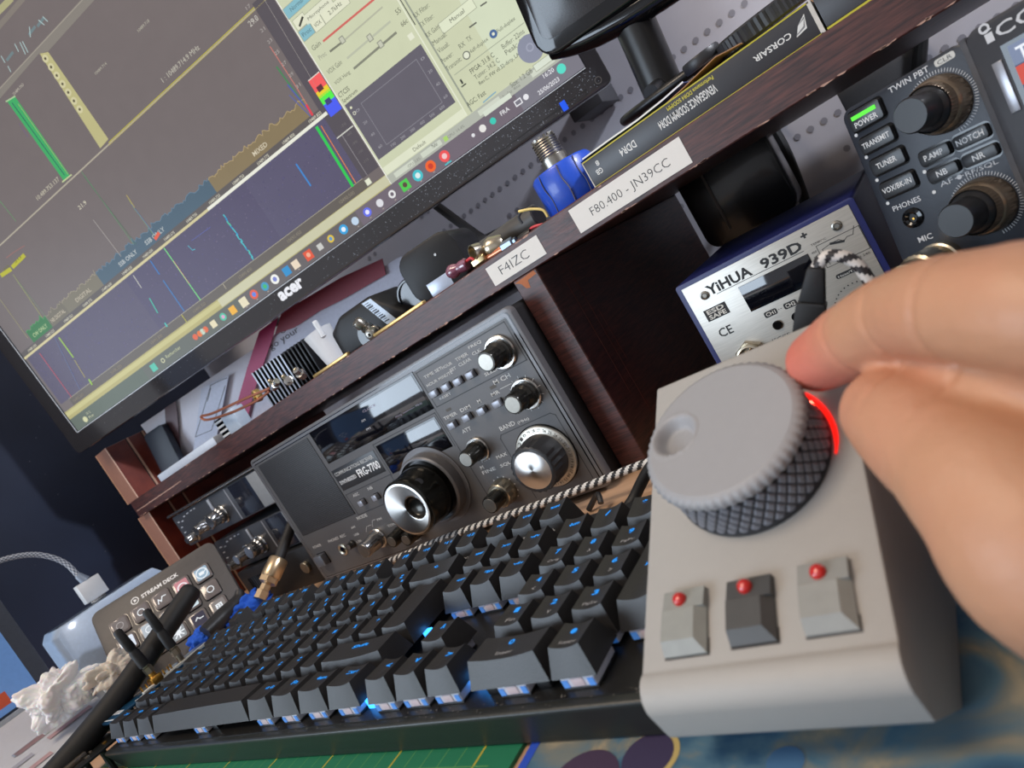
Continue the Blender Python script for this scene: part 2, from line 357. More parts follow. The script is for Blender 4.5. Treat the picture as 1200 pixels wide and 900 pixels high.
pline(b, Fq2, [(159, 94), (234, 94), (234, 66)], .7, LINE); pline(b, Fq2, [(159, 94), (159, 66)], .7, LINE)
b.build('front_panel', rec)
b = MB(); b.box(Fq2, 11, 94, 49, 125, 0, .5, M('grille_black', (30, 30, 32), .55), .3)
for i in range(0, 52):
    for j in range(0, 48):
        x = 12.6 + i * 1.56 + (0.78 if j % 2 else 0); z = 50.4 + j * 1.56
        if x < 93: b.poly([Fq2.p(x - .55, z, .52), Fq2.p(x, z - .5, .9), Fq2.p(x + .55, z, .52), Fq2.p(x, z + .5, .52)], M('grille_cell', (66, 66, 70), .5, .1))
b.build('speaker_grille', rec)
GLS = M('dark_window', (10, 11, 18), 0.06, coat=.6, var=.02)
b = MB(); b.box(Fq2, 99.5, 236, 97, 127.5, -.2, .35, GLOSSB, .3); b.box(Fq2, 102, 234, 99.5, 126, .3, .6, GLS, .2)
Fw_ = Fr(Fq2.p(0, 0, .62))
b.text(Fw_, (170, 119.5), (187, 119.5), 'CLOCK', c=(150, 140, 160), H=1.8); b.text(Fw_, (198, 104), (205, 104), 'FREQ', c=(140, 134, 150), H=1.6); b.text(Fw_, (222, 104), (229, 104), 'MHz', c=(140, 134, 150), H=1.6)
line(b, Fw_, (207, 104.6), (220, 104.6), .3, (120, 110, 130)); b.text(Fw_, (163, 113.5), (168, 113.5), 'AM', c=(190, 190, 195), H=1.7); b.text(Fw_, (163, 106), (168, 106), 'PM', c=(190, 190, 195), H=1.7)
b.build('clock_window', rec)['label'] = 'wide dark glass clock and frequency window'
b = MB(); b.box(Fq2, 161, 232, 66.5, 92, -.2, .3, GLOSSB, .3); b.box(Fq2, 163, 230.5, 68.5, 90.5, .2, .5, GLS, .2); b.build('meter_window', rec)['label'] = 'dark glass meter window above the tuning knob'
b = MB(); b.box(Fq2, 97, 156, 71, 90.5, 0, .35, M('badge_black', (38, 38, 40), .4), .2); Fb = Fr(Fq2.p(0, 0, .36))
b.text(Fb, (99, 84.6), (152, 84.6), 'COMMUNICATIONS RECEIVER', c=(190, 190, 188), H=3.2, off=.008); b.text(Fb, (125, 75.5), (154, 75.5), 'FRG-7700', c=(235, 235, 235), H=7, off=.02)
b.text(Fb, (99, 76.5), (122, 76.5), 'SYNTHESIZED', c=(200, 200, 200), H=3.4, off=.03); b.build('name_badge', rec)
b = MB(); TX = (196, 194, 190)
for p, q, s_, h_ in (((243, 118.5), (262, 118.5), 'TIME SET', 2.2), ((241, 112.5), (252.5, 112.5), 'HOUR', 2.2), ((254, 112.5), (268, 112.5), 'MINUTE', 2.2), ((262, 118), (272, 118), 'HOUR', 2.2), ((267, 113.8), (273, 113.8), 'SET', 2.2), ((276, 118), (288, 118), 'TIMER', 2.3), ((276, 114), (288, 114), 'CLEAR', 2.3),
                     ((291, 121), (303, 121), 'FREQ', 2.3), ((291, 116), (299, 116), 'CLK', 2.3), ((291, 100), (304, 100), 'SLEEP', 2.2), ((245, 100.2), (257, 100.2), 'RESET', 1.8), ((294, 92), (309, 92), 'M CH', 3.2),
                     ((238.6, 85.8), (252, 85.8), 'TIMER', 2.5), ((256, 85.8), (266, 85.8), 'DIM', 2.5), ((273.5, 85.8), (276.5, 85.8), 'M', 2.6), ((287, 85.8), (294.5, 85.8), 'MR', 2.6), ((247, 71.6), (256, 71.6), 'ATT', 2.8), ((278, 62), (292, 62), 'BAND', 3.2), ((294, 61.5), (304, 61.5), '(MHz)', 2.4),
                     ((262, 45), (272, 45), 'MAX', 2.4), ((248, 47), (256, 47), 'MIN', 2.2), ((243, 38.5), (256, 38.5), 'FINE', 2.5), ((244, 42.5), (247, 42.5), 'M', 2.6), ((261, 38.5), (271, 38.5), 'SQL', 2.6), ((104, 62.5), (112, 62.5), 'AGC', 2.6), ((125, 62.5), (131, 62.5), 'NB', 2.6),
                     ((14, 34), (27, 34), 'POWER', 2.6), ((39, 34), (55, 34), 'PHONES', 2.6), ((58, 34), (66, 34), 'REC', 2.6), ((92, 43), (106, 43), 'MODE', 3), ((78, 38), (84, 38), 'AM', 2), ((114, 36), (120, 36), 'FM', 2), ((76, 31), (83, 31), 'USB', 2), ((74, 24.5), (81, 24.5), 'LSB', 2), ((121, 27.5), (134, 27.5), 'TONE', 2.2), ((139, 8), (148, 8), 'GAIN', 2), ((150, 40), (151, 40), '1', 2.6)):
    b.text(Fq2, p, q, s_, c=TX, H=h_, off=.01)
for t in range(12):
    an = radians(200 - t * 28); cx, cy = 313, 77.8
    r0, r1_ = 9.5, 12.5; line(b, Fq2, (cx + r0 * cos(an), cy + r0 * sin(an)), (cx + r1_ * cos(an), cy + r1_ * sin(an)), .4, TX)
for (cx, cy, n_, r0) in ((252, 57.2, 11, 8.5), (253.4, 22.3, 11, 10.5)):
    for t in range(n_): an = radians(225 - t * 27); disc(b, Fq2, cx + r0 * cos(an), cy + r0 * sin(an), .55, .1, PAINT, TX, 8)
pline(b, Fq2, [(93, 31), (97, 35), (104, 35)], .35, TX); pline(b, Fq2, [(104, 33), (108, 38), (112, 38)], .35, TX); pline(b, Fq2, [(296, 88), (306, 88), (309, 86)], .35, TX)
for cx, cy in ((300.5, 111.6), (300.5, 104.2)): b.box(Fq2, cx - 3.8, cx + 3, cy - 1.4, cy + 1.4, 0, .1, PAINT, c=(180, 178, 172))
b.box(Fq2, 244.5, 249.5, 90.5, 92.5, 0, .1, PAINT, c=(70, 62, 50)); b.box(Fq2, 289, 294.5, 90.3, 92.6, 0, .1, PAINT, c=(70, 62, 50))
b.build('lettering', rec)
BTNM = M('button_grey', (150, 154, 164), .35, .3)
for x, z, w_ in ((245.1, 106.5, 6.2), (257.9, 106.4, 6.2), (269.8, 105.9, 6.2), (282.3, 105.8, 6.2), (244.3, 80.7, 6.4), (259.8, 81, 6.4), (274.6, 80.6, 6.4), (289.5, 80.4, 6.4), (111.8, 55.8, 5.5), (130.6, 55.4, 5.5)):
    b = MB(); btn(b, Fq2, x, z, w_, 4.6, 4.2, BTNM, .35); b.build('push_button', rec)
b = MB(); btn(b, Fq2, 19.5, 22.6, 12.5, 10.5, 6.5, M('power_button_grey', (92, 96, 104), .4, .2), .8); b.build('power_button', rec)
b = MB(); b.lathe(Fq2.p(51.5, 23.7), Fq2.n, [(5.6, 0), (5.6, .8), (4.4, 1.2), (3.2, .8), (3.2, -1)], NICK); disc(b, Fq2, 51.5, 23.7, 3.2, .2, GLOSSB, None); b.build('headphone_jack', rec)
DK = M('knob_dark_metal', (58, 57, 54), .24, .75)
knob(rec, 'knob', Fq2, 312.3, 109.3, 8.8, 19, ring=11.8, body=DK, flute=16, r1=6.8, capr=.82, label='silver-capped freq and clock selector knob')
knob(rec, 'knob', Fq2, 313, 77.8, 8.8, 19, ring=11.2, body=DK, flute=16, r1=6.8, capr=.82, label='silver-capped memory channel knob')
knob(rec, 'knob', Fq2, 252, 57.2, 7.2, 17, ring=9.4, body=DK, flute=16, r1=6, capr=.84, label='small silver-capped attenuator knob')
knob(rec, 'knob', Fq2, 253.4, 22.3, 9.8, 10, cap=CHROME, body=NICK, flute=0, r1=9, capr=.5); knob(rec, 'knob', Fq2, 253.4, 22.3, 7.4, 22, body=DK, flute=16, r1=6.2, capr=.84, label='silver-capped fine and squelch knob on a chrome ring')
b = MB(); o = Fq2.p(301, 34.2); b.lathe(o, Fq2.n, [(23.2, 0), (23.2, .6), (0, .6)], GLOSSB, 48); b.lathe(o, Fq2.n, [(22.3, .6), (22.3, 2.2), (21.7, 2.6), (15, 3.0)], M('dial_silver', (186, 180, 168), .35, .8), 48)
Fdl = Fr(Fq2.p(301, 34.2, 2.7))
for t in range(30):
    an = radians(90 - t * 12 + 4); cx, cy = 18.7 * cos(an), 18.7 * sin(an); tx = V((sin(an), -cos(an)))
    b.text(Fdl, (cx - tx.x * 1.3, cy - tx.y * 1.3), (cx + tx.x * 1.3, cy + tx.y * 1.3), str((29 - t) % 30), c=(70, 66, 60), H=2.2, h=.25)
b.build('band_dial_ring', rec)
knob(rec, 'band_knob', Fr(Fq2.p(0, 0, 2.6)), 301, 34.2, 17.2, 18.5, body=BLACKP, flute=22, r1=16.2, capr=.84, cap=spun('spun_band_cap', Fq2.p(301, 34.2), Fq2.n, V((140, 300, -2))), label='large black band knob with spun silver cap')
b = MB(); o = Fq2.p(196.1, 45.5); b.lathe(o, Fq2.n, [(31.5, 0), (31.5, 1), (27.5, 1), (27.5, 9), (26.6, 10.2), (25.4, 10.2), (25.4, 5), (0, 5)], GRYL, 56); b.build('dial_escutcheon', rec)
b = MB(); b.lathe(o, Fq2.n, [(22.8, 4), (22.8, 11), (23.2, 12), (22.4, 20), (21.5, 27), (22.6, 33), (22, 35.5), (20.4, 36.5)], M('tuning_knob_dark', (50, 49, 46), .16, .85), 64)
for t in (38, 150, 262): an = radians(t); q = o + Fq2.n * 28 + (XA * cos(an) + ZA * sin(an)) * 20.6; b.cyl(q, XA * cos(an) + ZA * sin(an), 3, 1.2, BLACKP, 16)
SPN = spun('spun_aluminium', o, Fq2.n, V((140, 300, -2))); b.lathe(o, Fq2.n, [(20.4, 36.5), (19.2, 36.9), (18.8, 36.9)], SPN, 64)
q = o + (-XA * 4.5 - ZA * 5.5) * 0 + XA * 9.5 - ZA * 1.5

def hz2(x, y):
    d = math.hypot(x - 8.6, y + 1.2)
    return 36.9 - 5.5 * math.sqrt(max(0, 1 - (d / 9.0) ** 2)) * min(1, (9.0 - d) / 1.2) if d < 9.0 else 36.9
rg = []
for i in range(39):
    r = 18.8 * i / 38; rg.append([b.bm.verts.new(o + XA * r * cos(t * pi / 48) + ZA * r * sin(t * pi / 48) + Fq2.n * hz2(r * cos(t * pi / 48), r * sin(t * pi / 48))) for t in range(96)] if i else [b.bm.verts.new(o + Fq2.n * hz2(0, 0))])
for i in range(38):
    A, B_ = rg[i], rg[i + 1]
    for t in range(96):
        rm = 18.8 * (i + .5) / 38; mm_ = DK if math.hypot(rm * cos((t + .5) * pi / 48) - 8.6, rm * sin((t + .5) * pi / 48) + 1.2) < 9.0 else SPN
        if i == 0: b.face([A[0], B_[(t + 1) % 96], B_[t]], mm_)
        else: b.face([A[t], A[(t + 1) % 96], B_[(t + 1) % 96], B_[t]], mm_)
bmesh.ops.recalc_face_normals(b.bm, faces=[f for f in b.bm.faces])
b.build('tuning_knob', rec)['label'] = 'large silver-faced main tuning knob with finger dimple'
knob(rec, 'mode_knob', Fq2, 103.5, 22.3, 7.6, 20, body=M('ribbed_chrome', (150, 150, 152), .2, .9), flute=20, r1=6.6, ring=9.2, capr=.9, label='ribbed chrome mode knob')
knob(rec, 'knob', Fq2, 133.9, 19.9, 6.4, 15, body=DK, flute=16, r1=5.6, label='short silver-capped tone knob'); knob(rec, 'knob', Fq2, 150, 17, 6.2, 15, body=DK, flute=16, r1=5.4)
knob(rec, 'knob', Fq2, 68.6, 25.6, 3.6, 6, body=BLACKP, flute=12)

# ------------------------------------------------------------------ small scanner receivers stacked on the left
def small_receiver(F, w, h, name, label, dark, group):
    t = thing('compact_receiver', label, 'radio', F.p(w / 2, 0, -60), group)
    FM = M('compact_front', (72, 74, 80), .35, .3); b = MB()
    b.rrect(F, 0, w, 0, h, 3, -140, -8, M('compact_case', (96, 102, 110), .4, .2)); b.build('case', t)
    b = MB(); b.rrect(F, 0, w, 0, h, 3, -8, 0, FM, 1.2); Ff = F
    pline(b, Ff, [(w * .58, 2), (w * .58, h - 2)], 2.2, (150, 152, 160)); b.build('front_panel', t)
    b = MB(); b.box(Ff, w * .62, w * .80, 1.5, h - 1.5, 0, .6, M('tinted_window', (34, 38, 50), .15), .3); b.build('display_window', t)
    b = MB(); b.box(Ff, w * .81, w, 1, h - 1, 0, 2, M('compact_grey', (140, 144, 148) if not dark else (60, 62, 66), .5), .5); b.build('side_block', t)
    b = MB()
    for i, (x, z) in enumerate(((6, .78), (6, .6), (6, .42), (15, .75), (24, .85), (34, .88), (44, .9), (52, .9), (8, .2))): b.box(Ff, x, x + 4.5, h * z, h * z + 1.2, 0, .1, PAINT, c=(180, 184, 192))
    b.box(Ff, w * .40, w * .42, h * .62, h * .95, 0, 1.5, M('slide_tab', (170, 176, 188), .4), .3); b.build('lettering', t)
    KB_ = M('chromed_plastic', (150, 152, 156), .18, .9)
    if not dark: b = MB(); b.lathe(Ff.p(-2, h + 3, 2), XA, [(0, 0), (1.6, 0), (1.6, w * 1.1), (0, w * 1.1)], CHROME, 12); b.build('rod_aerial', t)['label'] = 'chrome rod aerial lying along the top edge'
    for x, z, r, L in ((w * .46, h * .40, 8.8, 17), (w * .30, h * .36, 6.8, 17), (w * .12, h * .22, 5.5, 12)): knob(t, 'knob', Ff, x, z, r, L, cap=KB_, body=KB_, flute=18, ring=r + 1.6, capr=.9)
    return t
small_receiver(front(229, -248, 87), 217, 38, 'r', 'upper silver compact receiver with chrome rod aerial, left of the big receiver', False, 'compact receivers stacked under the shelf')
small_receiver(front(232, -206, 40), 182, 38, 'r', 'lower dark compact receiver with chrome knobs, under the silver one', True, 'compact receivers stacked under the shelf')
t = thing('power_supply_box', 'black box at the bottom of the receiver stack, behind the blue cloth', 'box', (-110, 290, -2)); Fx = front(224, -185, -2)
b = MB(); b.rrect(Fx, 0, 150, 0, 40, 3, -130, 0, BLACKP, 1); b.build('case', t)
b = MB(); 
for k in range(8): b.box(Fx, 14 + k * 4, 16 + k * 4, 10, 30, 0, .5, GLOSSB)
b.build('vent', t); b = MB(); b.cyl(Fx.p(124, 20), Fx.n, 6, 4, NICK, 24, .5); b.build('socket', t)

# ------------------------------------------------------------------ soldering station
Fy = front(246.5, 393.3, -2); yh = 93.8
st = thing('soldering_station', 'blue soldering station with brushed metal front panel in the open shelf bay', 'soldering station', (445, 300, -2))
BLUEM = M('blue_casing', (32, 38, 92), .45); b = MB(); b.rrect(Fy, 0, 104.6, 0, yh, 2, -120, 0, BLUEM, 1.2); b.build('casing', st)
BR = M('brushed_steel', (176, 172, 164), .38, .55, var=.22, stretch=(.15, 1, 3), scale=500)
b = MB(); b.box(Fy, 3.3, 101.3, 3, 91, 0, .6, BR, .2); b.build('face_plate', st)
Fz = Fr(Fy.p(0, 0, .62)); INK = (26, 25, 26); b = MB()
b.text(Fz, (16.5, 80.6), (44, 80.6), 'YiHUA', c=INK, H=6.2, off=.03); b.text(Fz, (50, 80.6), (73, 80.6), '939D', c=INK, H=6.0, off=.03); b.text(Fz, (74.5, 85.5), (78, 85.5), '+', c=INK, H=3.2, off=.04); line(b, Fz, (21, 79.6), (72.5, 79.6), .35, INK)
b.box(Fz, 8.6, 22.6, 66.5, 73.8, 0, .1, PAINT, c=INK); b.text(Fz, (10.2, 70.6), (21, 70.6), 'ESD', c=(200, 198, 190), H=2.8, h=.2, off=.03); b.text(Fz, (10.2, 67.3), (21, 67.3), 'SAFE', c=(200, 198, 190), H=2.8, h=.2, off=.03)
b.text(Fz, (10.5, 55), (19, 55), 'CE', c=INK, H=5.4, off=.01)
for x, s_ in ((38.5, 'CH1'), (50, 'CH2'), (61.5, 'CH3')): b.rrect(Fz, x, x + 7.4, 54.5, 58, 1, 0, .1, PAINT, c=INK); b.text(Fz, (x + 1, 55.2), (x + 6.4, 55.2), s_, c=(205, 202, 196), H=2.2, h=.2, off=.01)
for x in (46.6, 48, 58, 59.6): b.box(Fz, x, x + .8, 56.2, 56.5, 0, .1, PAINT, c=INK)
b.text(Fz, (37, 40), (46, 40), '°C/°F', c=INK, H=2.2); pline(b, Fz, [(36, 36), (35.2, 39), (36, 42)], .3, INK)
pline(b, Fz, [(79, 79), (101, 79), (101, 66), (79, 66), (79, 79)], .3, INK); pline(b, Fz, [(81, 67), (81, 76), (86, 77), (90, 77), (92, 75.2), (94, 76.5), (97, 76.2), (99, 80)], .3, INK, .1); line(b, Fz, (86, 76.8), (91.5, 75.2), 1.3, INK)
for k in range(4): b.text(Fz, (75.5, 76 - k * 2.8), (78.3, 76 - k * 2.8), ('450', '350', '250', '200')[k], c=INK, H=1.2)
b.text(Fz, (77, 80), (85, 80), 'TEMP/°C', c=INK, H=1.2); b.text(Fz, (88, 63.5), (100, 63.5), '120 180 240', c=INK, H=1.2)
b.rrect(Fz, 80.5, 95, 58, 60.5, 1, 0, .1, PAINT, c=INK); b.text(Fz, (81.5, 58.5), (94, 58.5), 'Heat/Temp', c=(200, 198, 192), H=1.5, h=.2)
for k in range(40): an = 2 * pi * k / 40; disc(b, Fz, 86 + 14.5 * cos(an), 38.5 + 14.5 * sin(an), .4, .1, PAINT, INK, 6)
b.build('lettering', st)
b = MB(); b.box(Fz, 33.2, 73.8, 61.6, 77.6, 0, .5, GLS, .2); b.build('display', st)
for x, z in ((14.2, 81.9), (92.2, 83.9)):
    b = MB(); b.lathe(Fz.p(x, z), Fz.n, [(2.7, 0), (2.5, .9), (1.7, 1.2), (1.2, .6), (0, .6)], STEEL, 20); b.build('screw', st)
for x, z in ((42.5, 48.5), (53.7, 48.6), (64.7, 48.6)): b = MB(); b.cyl(Fz.p(x, z), Fz.n, 2.7, 1.6, GLOSSB, 20, .5); b.build('push_button', st)
b = MB(); o = Fz.p(21.6, 38.5); b.lathe(o, Fz.n, [(9, 0), (9, 2.2), (8.6, 2.6), (7.4, 2.6)], NICK, 6); b.lathe(o, Fz.n, [(7.4, 2), (7.4, 6), (6.4, 6.4), (6, 6), (6, 1), (0, 1)], NICK, 32)
for k in range(5): an = k * 2 * pi / 5; b.cyl(o + Fz.n * 1 + (XA * cos(an) + ZA * sin(an)) * 3.4, Fz.n, .7, 3.5, GOLD, 8)
b.build('iron_socket', st)
knob(st, 'temperature_knob', Fz, 86, 38.5, 10.5, 15, body=BLACKP, cap=BLACKP, flute=20)

# ------------------------------------------------------------------ transceiver on the right
ya, ti = radians(-26.5), radians(7.5); ux = V((cos(ya), sin(ya), 0)); nn = V((-sin(ya), cos(ya), 0)); vz = ZA * cos(ti) + nn * sin(ti)
Fi = Fr(W(1105, 121, y=203), ux, vz); Fi = Fr(W(984, 133, F=Fi), ux, vz)
tr = thing('transceiver', 'black radio transceiver with green power light and colour screen, at right of the soldering station', 'radio', Fi.p(120, -100, -60))
ICB = M('transceiver_black', (34, 38, 47), .42, .1, bump=.08)
b = MB(); b.rrect(Fi, 2, 238, -94, -1, 4, -215, -12, M('transceiver_case', (28, 29, 32), .5)); b.build('case', tr)
b = MB(); b.rrect(Fi, 0, 56, -94, 0, 5, -14, 0, ICB, 1.4)
b.prism([Fi.p(54, -94, 0), Fi.p(57.5, -94, 3), Fi.p(57.5, 0, 3), Fi.p(54, 0, 0)], -Fi.n * 14, M('trim_grey', (112, 112, 116), .35, .4)); b.rrect(Fi, 57, 240, -94, 1, 5, -14, 3, M('bezel_dark', (50, 50, 54), .4), 1.4); b.build('front_panel', tr)
b = MB(); b.box(Fi, 62.5, 66, -34, -14, 3, 3.6, M('silver_trim', (150, 150, 156), .3, .6), .3); b.build('trim', tr)
Fs3 = Fr(Fi.p(0, 0, 3.1), ux, vz); b = MB(); b.box(Fi, 67, 176, -66, -9.5, 3, 3.05, GLOSSB); b.box(Fs3, 69, 174, -64, -11, 0, .05, GLOW, c=(66, 78, 108))
b.box(Fs3, 69, 174, -18.5, -11, 0, .1, GLOW, c=(120, 132, 160)); b.text(Fs3, (71, -17.6), (87, -17.6), 'TUNE', m=GLOW, c=(235, 240, 250), H=5.2, h=.2, off=.02)
b.box(Fs3, 69, 120, -26, -19, 0, .12, GLOW, c=(206, 70, 46)); b.text(Fs3, (74, -25), (90, -25), '1.75', m=GLOW, c=(120, 30, 24), H=4.6, h=.25, off=.02); b.text(Fs3, (74, -36), (84, -36), '20 W', m=GLOW, c=(230, 236, 250), H=3, h=.2)
b.box(Fs3, 69.5, 72, -50, -40, 0, .1, GLOW, c=(50, 180, 110)); b.build('screen', tr)['label'] = 'lit colour touch screen'
Fi1 = Fr(Fi.p(0, 0, .1), ux, vz); b = MB(); IW = (190, 190, 192)
def ip(x, y): return Fi.px(x, y)
def itext(b, P0, P1, s_, H=None, c=IW, off=.01): b.text(Fi1, ip(*P0), ip(*P1), s_, c=c, H=H, h=.1, off=off)
a0 = ip(1113, 107); 
b.text(Fi1, (23.5, -3.8), (41, -3.8), 'TWIN PBT', c=IW, H=2.4, off=.01); b.rrect(Fi1, 43.5, 51.5, -4.2, -1.4, 1, 0, .1, PAINT, c=(186, 184, 178)); b.text(Fi1, (44.6, -3.7), (50.3, -3.7), 'CLR', c=(60, 60, 60), H=1.7, h=.2)
Fi4 = Fr(Fi.p(0, 0, 3.1), ux, vz); b.text(Fi4, (63.6, -6.6), (66.8, -6.6), 'i', c=IW, H=5); disc(b, Fi4, 64.6, -.9, 1.9, .14, PAINT, IW, 20, 1.1); b.text(Fi4, (67.5, -6.6), (89, -6.6), 'COM', c=IW, H=4.8, off=.01)
b.text(Fi1, (28, -49.2), (33.4, -49.2), 'AF', c=IW, H=2.2); b.text(Fi1, (38.5, -49.2), (51, -49.2), 'RF/SQL', c=IW, H=2.2); disc(b, Fi1, 36.0, -48.2, 1.0, .1, PAINT, IW, 14); line(b, Fi1, (34.4, -48.2), (37.7, -48.2), .3, IW)
b.text(Fi1, (5.5, -51.2), (18.5, -51.2), 'PHONES', c=IW, H=2.4, off=.01); b.text(Fi1, (10.6, -68.5), (17, -68.5), 'MIC', c=IW, H=2.6, off=.01)
for cx, cy in ((40.6, -18.2), (41, -63)):
    for k in range(60):
        an = radians(215 - k * 5); r0, r1_ = 12.3, 13.5; line(b, Fi1, (cx + r0 * cos(an), cy + r0 * sin(an)), (cx + r1_ * cos(an), cy + r1_ * sin(an)), .25, IW)
for x, z in ((3.2, -12.5), (3.6, -23.5), (4, -35), (4.4, -46.6), (24.2, -40.4), (24.6, -50)): disc(b, Fi1, x, z, .8, .1, PAINT, (200, 200, 200), 10)
b.build('lettering', tr)
BK2 = M('key_black', (34, 35, 38), .35)
def ibtn(cx, cy, w, h, s_, tw, nm='push_button', lit=False):
    b = MB(); b.rrect(Fi, cx - w / 2 - .9, cx + w / 2 + .9, cy - h / 2 - .9, cy + h / 2 + .9, 2, 0, .1, GLOSSB); b.rrect(Fi, cx - w / 2, cx + w / 2, cy - h / 2, cy + h / 2, 1.4, 0, 2.2, BK2, .6)
    Fb_ = Fr(Fi.p(0, 0, 2.25), ux, vz)
    if lit: b.box(Fb_, cx - w * .38, cx + w * .38, cy + .6, cy + 2.4, 0, .2, M('green_light', (20, 60, 10), .3, emit=(90, 255, 30), es=1.0)); b.text(Fb_, (cx - tw / 2, cy - 3), (cx + tw / 2, cy - 3), s_, c=(215, 215, 215), H=2.5, h=.15, off=.01)
    else: b.text(Fb_, (cx - tw / 2, cy - 1.2), (cx + tw / 2, cy - 1.2), s_, c=(205, 205, 205), H=2.5, h=.15, off=.01)
    b.build(nm, tr)
ibtn(11.2, -7, 15.5, 8.6, 'POWER', 11, 'power_button', True); ibtn(11.6, -18.8, 15.5, 7, 'TRANSMIT', 13); ibtn(12.2, -29.6, 15.5, 7, 'TUNER', 9.5); ibtn(12.4, -41, 15.5, 7, 'VOX/BK-IN', 13.5)
ibtn(31.2, -35.4, 12.5, 5.6, 'P.AMP', 8); ibtn(46, -35.4, 13, 5.6, 'NOTCH', 10.5); ibtn(31.6, -43.6, 12.5, 5.2, 'NB', 4.4); ibtn(46.4, -43.6, 13, 5.2, 'NR', 4.6)
BRZ = M('bronze_ring', (150, 134, 116), .3, .85)
for i, (cx, cy) in enumerate(((40.6, -18.2), (41, -63))):
    o = Fi.p(cx, cy); b = MB(); b.lathe(o, Fi.n, [(11.6, 0), (11.4, 3, 1), (10.9, 6.5, 1), (10.4, 7.5), (9.9, 8), (9.6, 11, 1), (9.2, 12)], BRZ, 96, fl=.22, ref=vz); b.build('outer_knob', tr)['label'] = 'knurled bronze outer ring knob'
    b = MB(); b.lathe(o, Fi.n, [(9.0, 11), (8.4, 12.6), (7.3, 14), (7.0, 23.4), (6.4, 24.4), (0, 24.4)], BK2, 40); b.build('inner_knob', tr)
b = MB(); o = Fi.p(12.4, -57); b.lathe(o, Fi.n, [(4.6, 0), (4.4, 1.2), (3, 1.6), (2, 1), (2, -1)], GLOSSB, 28); disc(b, Fi, 12.4, -57, 2, .15, M('jack_hole', (10, 10, 10), .5), None); b.cyl(Fi.p(12.6, -57.4), Fi.n, .5, .8, GOLD, 8); b.build('headphone_jack', tr)
b = MB(); o = Fi.p(17, -80); b.lathe(o, Fi.n, [(9.5, 0), (9.5, 4), (8.6, 4.5), (8.6, 8, 1), (9.2, 9), (9.2, 20, 1), (8, 21), (8, 30), (6, 32), (0, 32)], NICK, 48, fl=.15); b.build('microphone_plug', tr)['label'] = 'round nickel microphone plug'
b = MB(); b.prism([Fi.p(16, -94, -2), Fi.p(224, -94, -2), Fi.p(224, -94, -190), Fi.p(16, -94, -190)], V((0, 0, -1)) * 3, BLACKP)
for a in (30, 210):
    for h_ in (-12, -180):
        q = Fi.p(a, -95, h_); b.cyl((q.x, q.y, -2), ZA, 6, q.z + 2, RUB, 16)
b.build('foot', tr)

# ------------------------------------------------------------------ monitor
y_, t_, r_ = radians(17.4), radians(-2.86), radians(.28)
mx = V((cos(y_) * cos(r_), sin(y_) * cos(r_), sin(r_))); mn = V((-sin(y_), cos(y_), 0)); mz = ZA * cos(t_) + mn * sin(t_); mz = (mz - mx * mz.dot(mx)).normalized()
Fo = Fr((-317.76, 213.07, 243.58), mx, mz); ML, MH = 714, 424
mon = thing('monitor', 'large black monitor showing radio spectrum software with a taskbar along its bottom', 'monitor', Fo.p(357, 200, -30))
BEZ = M('bezel_gloss', (44, 42, 44), .13, coat=.5, var=.05)
b = MB(); b.rrect(Fo, 0, ML, 0, MH, 6, -9, 0, BEZ, 1.2)
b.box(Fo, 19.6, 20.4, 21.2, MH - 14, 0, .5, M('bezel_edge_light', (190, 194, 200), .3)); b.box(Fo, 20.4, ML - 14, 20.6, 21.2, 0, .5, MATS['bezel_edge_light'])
b.build('bezel', mon)
b = MB(); b.rrect(Fo, 30, ML - 30, 16, MH - 20, 10, -34, -9, BLACKP, 3); b.rrect(Fo, 200, 514, 110, 330, 16, -60, -34, BLACKP, 5); b.build('back_cover', mon)
b = MB(); o = Fo.p(357, 220, -60); wy = 598 - o.y; b.cyl(o, V((0, 1, 0)), 22, wy, BLACKP, 24); b.box(front(598, o.x, o.z), -60, 60, -60, 60, 0, 8, BLACKP, 1.5); b.build('wall_mount', mon)
b = MB()
a, c0 = Fo.px(330, 353); a2, c2 = Fo.px(357, 335); b.text(Fo, (a, c0), (a2 + 1, c0), 'acer', m=PAINT, c=(225, 225, 228), H=9.5, h=.15, off=.045); b.build('logo', mon)
Fsn = Fr(Fo.p(0, 0, .15), mx, mz)
b = MB(); pr = [Fo.px(*q) for q in ((560, 148), (556, 155), (690, 68), (692, 60))]
pline(b, Fsn, [Fo.px(*q) for q in ((545, 207), (548, 212), (688, 111), (686, 105), (545, 207))], .8, (8, 8, 10)); q0 = Fo.px(661, 124); b.box(Fsn, q0[0] - 2.5, q0[0] + 2.5, q0[1] - 4, q0[1] + 4, 0, .2, GLOW, c=(30, 90, 240))
q0 = Fo.px(701, 94); disc(b, Fsn, q0[0], q0[1], 3, .1, PAINT, (70, 66, 64), 16, 2.3)
rr = random.Random(5)
for k in range(420):
    f_ = rr.random() ** .6; x = 380 + f_ * 325; z = rr.uniform(3, 19); s_ = rr.uniform(.12, .5); b.poly([Fsn.p(x - s_, z, .02), Fsn.p(x, z - s_, .02), Fsn.p(x + s_, z, .02), Fsn.p(x, z + s_, .02)], PAINT, (130, 136, 146))
for k in range(60):
    x = rr.uniform(60, 380); z = rr.uniform(3, 19); s_ = rr.uniform(.12, .4); b.poly([Fsn.p(x - s_, z, .02), Fsn.p(x, z - s_, .02), Fsn.p(x + s_, z, .02), Fsn.p(x, z + s_, .02)], PAINT, (120, 124, 130))
b.build('dust_and_marks', mon)['kind'] = 'stuff'
